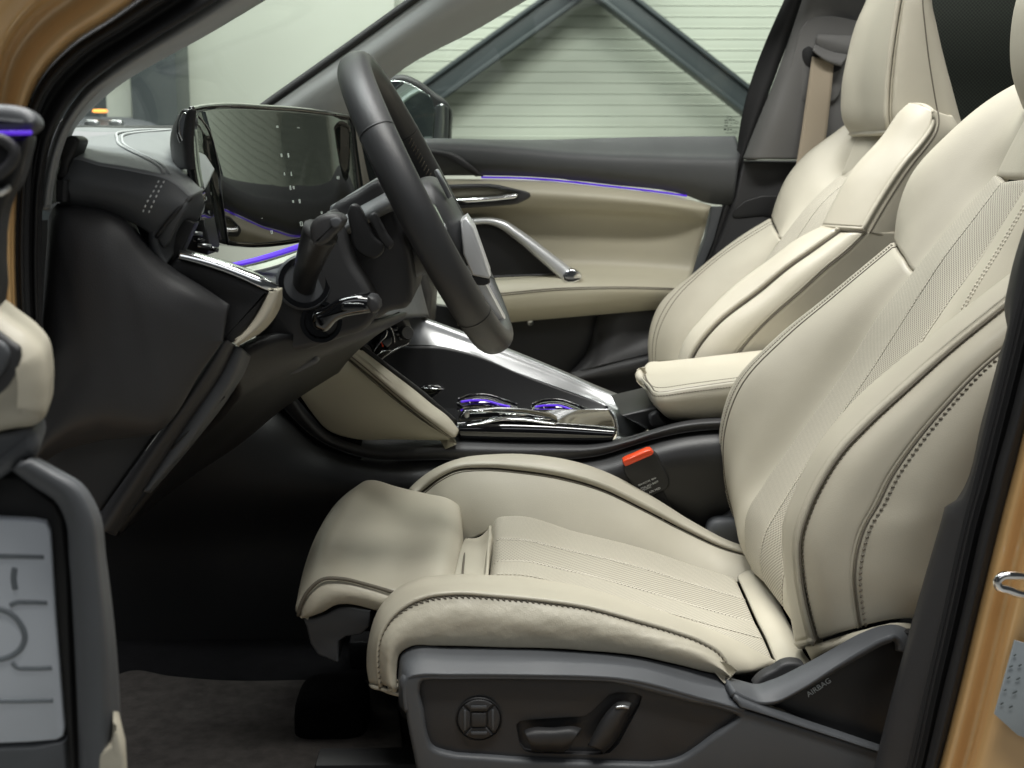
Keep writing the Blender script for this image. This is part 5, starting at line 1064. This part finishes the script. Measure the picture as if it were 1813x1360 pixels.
# side cover with switch panel
IN = [(744, 1216), (748, 1209), (760, 1206), (862, 1205), (962, 1206), (1040, 1208), (1086, 1211), (1139, 1224), (1225, 1247), (1300, 1266), (1309, 1271), (1302, 1278), (1265, 1304), (1230, 1330), (1205, 1345), (1180, 1352), (1100, 1353), (1000, 1350), (856, 1341), (785, 1333), (765, 1324), (757, 1306), (750, 1262)]
OUTL = [(712, 1200), (722, 1196), (790, 1194), (998, 1195), (1104, 1200), (1174, 1215), (1320, 1257), (1440, 1294), (1556, 1329), (1620, 1350), (1620, 1430), (780, 1430), (745, 1385), (728, 1320), (716, 1250)]
slab('side_cover', OUTL, 'grey_plastic', s1, Y=-.030, th=0.035, bev=0.005, per=4, sharp=(9, 10, 11), hole=IN, hsharp=(10,), hper=3, segs=4)
slab('switch_panel', [(735, 1195), (1100, 1195), (1325, 1262), (1325, 1285), (1200, 1370), (735, 1345)], 'dark_plastic', s1, Y=-.022, th=0.012, bev=0.0005, per=0, straight=True,
     hole=[(914, 1284), (920, 1277), (935, 1275), (1035, 1268), (1048, 1260), (1078, 1231), (1092, 1226), (1126, 1227), (1137, 1234), (1132, 1250), (1095, 1318), (1080, 1333), (1060, 1336), (950, 1334), (930, 1330), (920, 1318)], hper=3)
slab('switch_recess', [(905, 1265), (1080, 1220), (1145, 1220), (1140, 1260), (1085, 1345), (915, 1340)], 'dark_plastic', s1, Y=-.015, th=0.004, bev=0.0003, per=0, straight=True)
cr_ = loft('cover_rim', [
    [(707, 1250, .004), (705, 1185, .003), (711, 1157, .002), (729, 1146, .002), (790, 1146, .002), (888, 1148, .002), (960, 1150, .002), (1029, 1154, .002), (1090, 1159, .002), (1135, 1165, .002), (1176, 1174, .002), (1215, 1183, .003), (1247, 1191, .005), (1294, 1200, .008), (1330, 1214, .008)],
    [(712, 1255, -.022), (711, 1200, -.020), (716, 1180, -.018), (732, 1172, -.017), (790, 1170, -.016), (888, 1171, -.016), (960, 1172, -.016), (1029, 1175, -.016), (1090, 1180, -.016), (1130, 1186, -.016), (1170, 1195, -.016), (1208, 1207, -.016), (1240, 1216, -.016), (1288, 1228, -.016), (1325, 1238, -.016)],
    [(718, 1262, -.031), (716, 1212, -.031), (722, 1199, -.031), (738, 1195, -.031), (790, 1194, -.031), (888, 1194, -.031), (960, 1195, -.031), (1025, 1196, -.031), (1085, 1199, -.031), (1125, 1204, -.031), (1165, 1213, -.031), (1200, 1223, -.031), (1235, 1233, -.031), (1282, 1246, -.031), (1320, 1257, -.031)]],
    'grey_plastic', s1, nu=60, nv=18, th=0.006)
# recliner arm, lower rail, dark triangle with lettering
loft('recliner_arm', [
    [(1282, 1197, .006), (1315, 1206, .004), (1340, 1211, .002), (1364, 1204, .0), (1420, 1178, .0), (1475, 1148, .0), (1522, 1122, .0), (1560, 1108, .0), (1582, 1105, .0), (1604, 1112, .0), (1620, 1140, .0)],
    [(1290, 1208, -.012), (1318, 1219, -.014), (1342, 1227, -.016), (1367, 1223, -.018), (1420, 1197, -.018), (1475, 1166, -.018), (1524, 1139, -.018), (1560, 1121, -.018), (1582, 1116, -.018), (1598, 1122, -.018), (1608, 1150, -.018)],
    [(1300, 1222, -.026), (1322, 1234, -.028), (1344, 1243, -.028), (1370, 1243, -.028), (1412, 1224, -.028), (1475, 1183, -.028), (1528, 1149, -.028), (1562, 1130, -.028), (1582, 1124, -.028), (1592, 1130, -.028), (1598, 1155, -.028)]], 'grey_plastic', s1, nu=50, nv=16, th=0.008)
loft('cover_rail', [
    [(1300, 1224, -.022), (1340, 1242, -.024), (1400, 1265, -.024), (1480, 1292, -.024), (1556, 1318, -.024), (1620, 1340, -.024)],
    [(1304, 1238, -.031), (1335, 1250, -.031), (1398, 1273, -.031), (1478, 1300, -.031), (1554, 1325, -.031), (1620, 1346, -.031)],
    [(1310, 1252, -.033), (1330, 1258, -.033), (1396, 1279, -.033), (1476, 1305, -.033), (1552, 1330, -.033), (1620, 1350, -.033)]], 'grey_plastic', s1, nu=26, nv=10, th=0.006)
slab('hinge_shield', [(1320, 1225), (1375, 1240), (1530, 1140), (1585, 1116), (1680, 1130), (1680, 1380), (1560, 1340)], 'black_plastic', s1, Y=-.012, th=0.02, bev=0.001, per=0, straight=True)
A_ = P(1421, 1236, -.0126); B_ = P(1478, 1198, -.0126)
text('lettering', 'AIRBAG', (A_ + B_) / 2 + Vector((0, -.0006, 0)), B_ - A_, Vector((0, 0, 1)), 0.0085, 'foil_label', s1)
slab('inner_cover', [(1372, 1186), (1386, 1177), (1402, 1173), (1425, 1179), (1430, 1190), (1400, 1212), (1335, 1214), (1350, 1198)], 'dark_plastic', s1, Y=.010, th=0.015, bev=0.004, per=4)
# switches
RC = P(848, 1272, -.0225); rr = 0.0232
def ring_seg(a0, a1, r0, r1, name, mt):
    n = 14; o_ = [RC + Vector((math.cos(a) * r1, -.0035, math.sin(a) * r1)) for a in np.linspace(a0, a1, n)]
    i_ = [RC + Vector((math.cos(a) * r0, -.0035, math.sin(a) * r0)) for a in (a1, a0)]
    slab(name, o_ + i_, mt, s1, th=0.004, bev=0.0014, per=0, straight=True)
lathe('lumbar_dial', [(rr * 1.04, 0.0), (rr * 1.05, 0.0012), (rr * 1.0, 0.0022), (rr * 0.96, 0.001), (0.001, 0.001)], RC, (0, -1, 0), 'black_plastic', s1, k=48)
for k in range(4):
    a = math.pi / 2 * k + math.pi / 4
    ring_seg(a + 0.06, a + math.pi / 2 - 0.06, rr * 0.52, rr * 0.95, 'dial_segment', 'dark_plastic')
box('dial_centre', RC + Vector((0, -.0025, 0)), (rr * 0.66, 0.005, rr * 0.66), 'dark_plastic', s1, bev=0.0012)
for k, (dx, dz, w, h) in enumerate([(0, .5, .7, .10), (0, -.5, .7, .10), (.5, 0, .10, .7), (-.5, 0, .10, .7)]):
    box('dial_ridge', RC + Vector((dx * rr * 1.25, -.0042, dz * rr * 1.25)), (w * rr * 1.0, 0.0016, h * rr * 1.4), 'grey_plastic', s1, bev=0.0004)
loft('cushion_switch', [[(927, 1294, -.024), (935, 1290, -.024), (980, 1288, -.024), (1022, 1287, -.024), (1030, 1290, -.024)], [(930, 1300, -.034), (940, 1297, -.034), (980, 1295, -.034), (1014, 1294, -.034), (1024, 1298, -.034)], [(938, 1320, -.034), (944, 1321, -.035), (975, 1322, -.035), (1000, 1322, -.035), (1012, 1318, -.034)], [(941, 1329, -.024), (948, 1331, -.024), (975, 1331, -.024), (1000, 1331, -.024), (1008, 1327, -.024)]], 'dark_plastic', s1, nu=20, nv=14, th=0.008)
loft('recline_switch', [[(1040, 1320, -.024), (1046, 1308, -.024), (1078, 1256, -.024), (1092, 1243, -.024)], [(1048, 1322, -.035), (1054, 1312, -.036), (1086, 1262, -.037), (1098, 1248, -.036)], [(1062, 1328, -.035), (1070, 1318, -.036), (1102, 1264, -.037), (1112, 1250, -.036)], [(1068, 1335, -.024), (1080, 1324, -.024), (1112, 1270, -.024), (1120, 1248, -.024)]], 'dark_plastic', s1, nu=20, nv=14, th=0.008)
loft('switch_cap', [[(1092, 1243, -.030), (1106, 1241, -.030), (1120, 1244, -.030)], [(1090, 1252, -.0385), (1104, 1251, -.0385), (1114, 1254, -.0385)]], 'satin_metal', s1, nu=8, nv=5, th=0.003)
# seat frame down to the floor
for y_ in (0.06, 0.42):
    box('floor_rail', (0.12, y_, 0.370), (0.62, 0.045, 0.04), 'black_plastic', s1, bev=0.006)
    box('rail_riser', (0.10, y_, 0.43), (0.36, 0.03, 0.10), 'black_plastic', s1, bev=0.008)
pillow('seat_motor', P(590, 1275, .22), (0.045, 0.05, 0.05), 'black_carpet', s1, (0.5, 0.5))
box('seat_pan', (0.10, 0.25, 0.44), (0.40, 0.36, 0.04), 'black_plastic', s1, bev=0.015)
box('backrest_core', (0.70, 0.27, 0.86), (0.08, 0.36, 0.55), 'leather', s1, bev=0.03, rot=Matrix.Rotation(math.radians(32), 3, 'Y'))
pillow('hinge_knuckle', P(1285, 950, .49), (0.03, 0.02, 0.03), 'grey_plastic', s1, (0.6, 0.6))
loft('hinge_cover', [[(1242, 940, .50), (1270, 918, .50), (1296, 900, .50)], [(1250, 945, .488), (1275, 930, .486), (1300, 925, .488)], [(1255, 960, .50), (1290, 965, .50), (1330, 975, .50)]], 'grey_plastic', s1, nu=14, nv=10, th=0.01)

# ------------------------------------------------------------------ buckle
bk = thing('seat_belt_buckle', 'black seat belt buckle with an orange release button beside the console', 'buckle', P(1190, 900, .50))
BY = .485
slab('buckle_body', [(1105, 826), (1112, 816), (1150, 800), (1163, 804), (1170, 818), (1186, 855), (1185, 862), (1160, 876), (1148, 883), (1138, 878), (1112, 850)], 'black_plastic', bk, Y=BY, th=0.022, bev=0.004, per=4)
slab('release_button', [(1104, 822), (1104, 817), (1108, 814), (1148, 797), (1154, 797), (1158, 801), (1155, 806), (1112, 825), (1107, 826)], 'orange_button', bk, Y=BY - .0045, th=0.02, bev=0.002, per=0, straight=True)
loft('buckle_strap', [[(1150, 878, .492), (1165, 900, .497), (1185, 940, .50)], [(1174, 868, .492), (1185, 890, .497), (1202, 930, .50)]], 'black_web', bk, nu=10, nv=5, th=0.004)
for k, (t_, x, y, h) in enumerate([('06410.CYVS  90W', 1146, 853, .0036), ('PMAL.4A31.B4577', 1150, 859, .0036), ('MJC2D21', 1145, 865, .0036), ('RDEL A7K M0D', 1153, 871, .0042)]):
    text('buckle_print', t_, P(x, y, BY - .0006), P(1163, 843, BY) - P(1130, 857, BY), Vector((0, 0, 1)), h, 'print_white', bk)

# ------------------------------------------------------------------ passenger seat
s2 = thing('passenger_seat', 'cream leather sports seat on the far side with seat belt behind', 'car seat', (0.12, 1.02, 0.35), 'front seats')
# far bolster
L0 = [(1240, 640, 1.16), (1270, 590, 1.16), (1300, 540, 1.16), (1340, 485, 1.16), (1381, 423, 1.15)]
L1 = [(1190, 640, 1.20), (1205, 590, 1.20), (1240, 540, 1.20), (1295, 480, 1.20), (1376, 412, 1.19)]
L2 = [(1162, 642, 1.245), (1166, 595, 1.245), (1195, 535, 1.245), (1255, 474, 1.245), (1369, 396, 1.235)]
L3 = [(1150, 645, 1.265), (1149, 600, 1.265), (1166, 545, 1.265), (1233, 480, 1.265), (1314, 417, 1.26), (1365, 386, 1.255)]
L4 = [(1160, 645, 1.30), (1158, 600, 1.30), (1174, 550, 1.30), (1240, 486, 1.30), (1320, 424, 1.30), (1372, 392, 1.29)]
pb = loft('backrest_bolster', [L0, L1, L2, L3, L4], 'leather', s2, nu=40, nv=30, roll=(0, .003, 0, 0), th=0.008)
for r_ in (2.1, 2.45): stitches('stitching', gline(pb, row=r_, lift=0.0004), 'thread_dark', s2, step=0.005, ln=0.0036, w=0.0008)
M0 = [(1381, 423, 1.15), (1425, 370, 1.15), (1455, 335, 1.145), (1487, 308, 1.14), (1505, 261, 1.13), (1530, 215, 1.12)]
M1 = [(1374, 408, 1.20), (1405, 345, 1.20), (1440, 300, 1.195), (1476, 268, 1.19), (1510, 235, 1.18), (1545, 205, 1.16)]
M2 = [(1367, 386, 1.25), (1375, 353, 1.255), (1393, 314, 1.255), (1418, 282, 1.25), (1480, 233, 1.235), (1512, 209, 1.22), (1550, 185, 1.20)]
M3 = [(1372, 388, 1.29), (1381, 355, 1.295), (1399, 318, 1.295), (1424, 286, 1.29), (1486, 238, 1.275), (1518, 213, 1.26), (1556, 190, 1.24)]
for a_, b_ in zip((M0, M1, M2, M3), (L0, L1, L3, L4)): a_[0] = b_[-1]
loft('shoulder_panel', [[(x + 12, y + 5, Y - .02) for x, y, Y in M0], M0, M1, M2, M3], 'leather', s2, nu=40, nv=26, roll=(.003, 0, 0, 0), th=0.008)
J0 = [(1200, 690, 1.15), (1240, 640, 1.15), (1300, 540, 1.15), (1381, 424, 1.15), (1440, 352, 1.145), (1486, 310, 1.14)]
J1 = [(1230, 690, 1.06), (1265, 640, 1.06), (1330, 540, 1.06), (1408, 424, 1.06), (1462, 352, 1.06), (1512, 312, 1.06)]
J2 = [(1270, 690, .96), (1305, 640, .96), (1365, 540, .96), (1445, 424, .96), (1500, 352, .96), (1545, 314, .96)]
J3 = [(1310, 690, .88), (1345, 640, .88), (1405, 540, .88), (1490, 424, .88), (1545, 352, .88), (1590, 314, .88)]
ja = loft('backrest_insert', [J0, J1], 'perforated', s2, nu=40, nv=10, roll=(0, .003, .002, .0015), th=0.02)
jb = loft('backrest_insert', [J1, J2], 'perforated', s2, nu=40, nv=10, roll=(0, .003, .0015, .0015), th=0.02)
jc = loft('backrest_side_strip', [J2, J3], 'leather', s2, nu=40, nv=10, roll=(0, .003, .0015, 0), th=0.02)
stitches('stitching', gline(ja, v=1.0, lift=0.001), 'thread_light', s2, step=0.005, ln=0.0035, w=0.0009)
loft('upper_panel', [[(1486, 312, 1.14), (1515, 314, 1.06), (1590, 316, .86)], [(1506, 262, 1.13), (1535, 262, 1.04), (1610, 262, .86)], [(1525, 222, 1.12), (1560, 222, 1.02), (1630, 215, .87)]], 'leather', s2, nu=16, nv=14, roll=(.003, 0, .003, 0), th=0.01)
# near bolster, lower part
K0 = [(1260, 660, .87), (1290, 610, .87), (1340, 550, .87), (1410, 490, .87), (1480, 440, .87), (1510, 412, .87)]
K1 = [(1205, 650, .825), (1222, 602, .825), (1251, 567, .825), (1314, 507, .825), (1371, 465, .825), (1417, 431, .825), (1463, 407, .825)]
K2 = [(1220, 650, .795), (1234, 620, .795), (1261, 585, .795), (1349, 514, .795), (1399, 473, .795), (1438, 446, .795), (1490, 409, .795)]
K3 = [(1290, 650, .775), (1306, 622, .773), (1349, 574, .77), (1420, 511, .77), (1455, 479, .77), (1505, 438, .77), (1532, 411, .77)]
K4 = [(1390, 690, .79), (1400, 650, .79), (1430, 600, .79), (1490, 540, .79), (1530, 500, .79), (1575, 450, .79), (1610, 412, .79)]
k1 = loft('bolster_band', [K0, K1, K2], 'leather', s2, nu=40, nv=18, roll=(0, .003, 0, .002), th=0.008)
k2 = loft('bolster_flank', [K2, [((a[0] + b_[0]) / 2 - 2, (a[1] + b_[1]) / 2, (a[2] + b_[2]) / 2 - .006) for a, b_ in zip(K2, K3)], K3], 'leather', s2, nu=40, nv=14, roll=(0, .003, .002, .004), th=0.008)
k3 = loft('bolster_rear', [K3, K4], 'leather', s2, nu=40, nv=10, roll=(0, 0, .004, 0), th=0.008)
tube('seam', gline(k1, v=1.0, lift=0.0003), 0.0013, 'thread_dark', s2, k=6)
tube('piping', gline(k3, v=0.0, lift=0.0012), 0.0026, 'leather', s2, k=8)
tube('seam', gline(k3, v=0.05, lift=0.0004), 0.0015, 'thread_dark', s2, k=6)
# near bolster, upper wing
E0 = [(1520, 408, .87), (1560, 350, .87), (1600, 300, .87), (1640, 245, .87), (1665, 215, .86)]
E1 = [(1463, 405, .825), (1484, 364, .825), (1512, 314, .825), (1572, 244, .825), (1607, 196, .825), (1620, 186, .825)]
E2 = [(1490, 406, .797), (1510, 372, .797), (1540, 325, .797), (1596, 252, .797), (1630, 200, .80), (1638, 186, .805)]
E3 = [(1532, 408, .772), (1565, 354, .772), (1614, 283, .772), (1634, 260, .774), (1657, 220, .78), (1657, 194, .785)]
E4 = [(1575, 420, .785), (1605, 370, .785), (1640, 310, .785), (1665, 270, .785), (1684, 235, .79), (1674, 200, .80)]
E5 = [(x + 8, y, Y + .12) for x, y, Y in E4]
for a_, b_ in zip((E1, E2, E3), (K1, K2, K3)): a_[0] = b_[-1]
e1 = loft('wing_band', [E0, E1, E2, E3], 'leather', s2, nu=40, nv=24, roll=(.003, .004, 0, .003), th=0.008)
e2 = loft('wing_rear', [E3, E4, E5], 'leather', s2, nu=40, nv=16, roll=(0, .004, .003, 0), th=0.008)
tube('piping', gline(e2, v=0.0, lift=0.0008), 0.0022, 'leather', s2, k=8)
tube('seam', gline(e2, v=0.04, lift=0.0004), 0.0013, 'thread_dark', s2, k=6)
stitches('stitching', gline(e1, row=1.25, lift=0.0004), 'thread_dark', s2, step=0.005, ln=0.0035, w=0.0006)
tube('seam', gline(e1, u=0.0, lift=0.0002), 0.0013, 'thread_dark', s2, k=6)
# headrest
H0_ = [(1600, -80, 1.12), (1575, -20, 1.13), (1556, 60, 1.13), (1550, 150, 1.13), (1556, 228, 1.12)]
H1 = [(1572, -75, 1.15), (1547, 0, 1.16), (1530, 42, 1.16), (1515, 106, 1.16), (1508, 159, 1.16), (1512, 212, 1.155), (1523, 234, 1.15)]
H2 = [(1592, -80, 1.03), (1566, 0, 1.03), (1552, 50, 1.03), (1540, 110, 1.03), (1535, 165, 1.03), (1537, 214, 1.03), (1545, 238, 1.03)]
H3 = [(1615, -80, .91), (1598, 0, .905), (1590, 50, .905), (1582, 110, .905), (1577, 170, .905), (1577, 214, .905), (1580, 237, .91)]
H4 = [(1650, -80, .89), (1634, 0, .888), (1638, 45, .888), (1646, 110, .888), (1654, 160, .888), (1662, 205, .888), (1670, 240, .89)]
H5 = [(x + 3, y, Y + .15) for x, y, Y in H4]
hf = loft('headrest_front', [H0_, H1, H2, H3], 'leather', s2, nu=36, nv=24, roll=(0, .008, 0, .004), th=0.008)
hs = loft('headrest_side', [H3, H4, H5], 'leather', s2, nu=36, nv=16, roll=(0, .008, .004, 0), th=0.008)
stitches('stitching', gline(hf, v=0.965, lift=0.0004), 'thread_dark', s2, step=0.005, ln=0.0038, w=0.0009)
tube('seam', gline(hs, row=1, lift=0.0002), 0.0012, 'thread_dark', s2, k=6)
tube('piping', gline(hs, v=0.0, lift=0.0003), 0.0018, 'leather', s2, k=8)
loft('headrest_base', [[(1522, 232, 1.14), (1545, 237, 1.03), (1580, 236, .92)], [(1600, 232, 1.14), (1610, 237, 1.03), (1640, 236, .92)]], 'leather', s2, nu=10, nv=8, th=0.008, flip=True)
box('backrest_core', (0.64, 1.02, 0.82), (0.10, 0.34, 0.50), 'leather', s2, bev=0.03, rot=Matrix.Rotation(math.radians(24), 3, 'Y'))
# cushion (mostly hidden behind the console)
pillow('cushion', (0.12, 1.02, 0.49), (0.27, 0.24, 0.06), 'leather', s2, (0.5, 0.4))
for y_ in (0.84, 1.20): box('floor_rail', (0.12, y_, 0.42), (0.5, 0.045, 0.14), 'black_plastic', s2, bev=0.006)
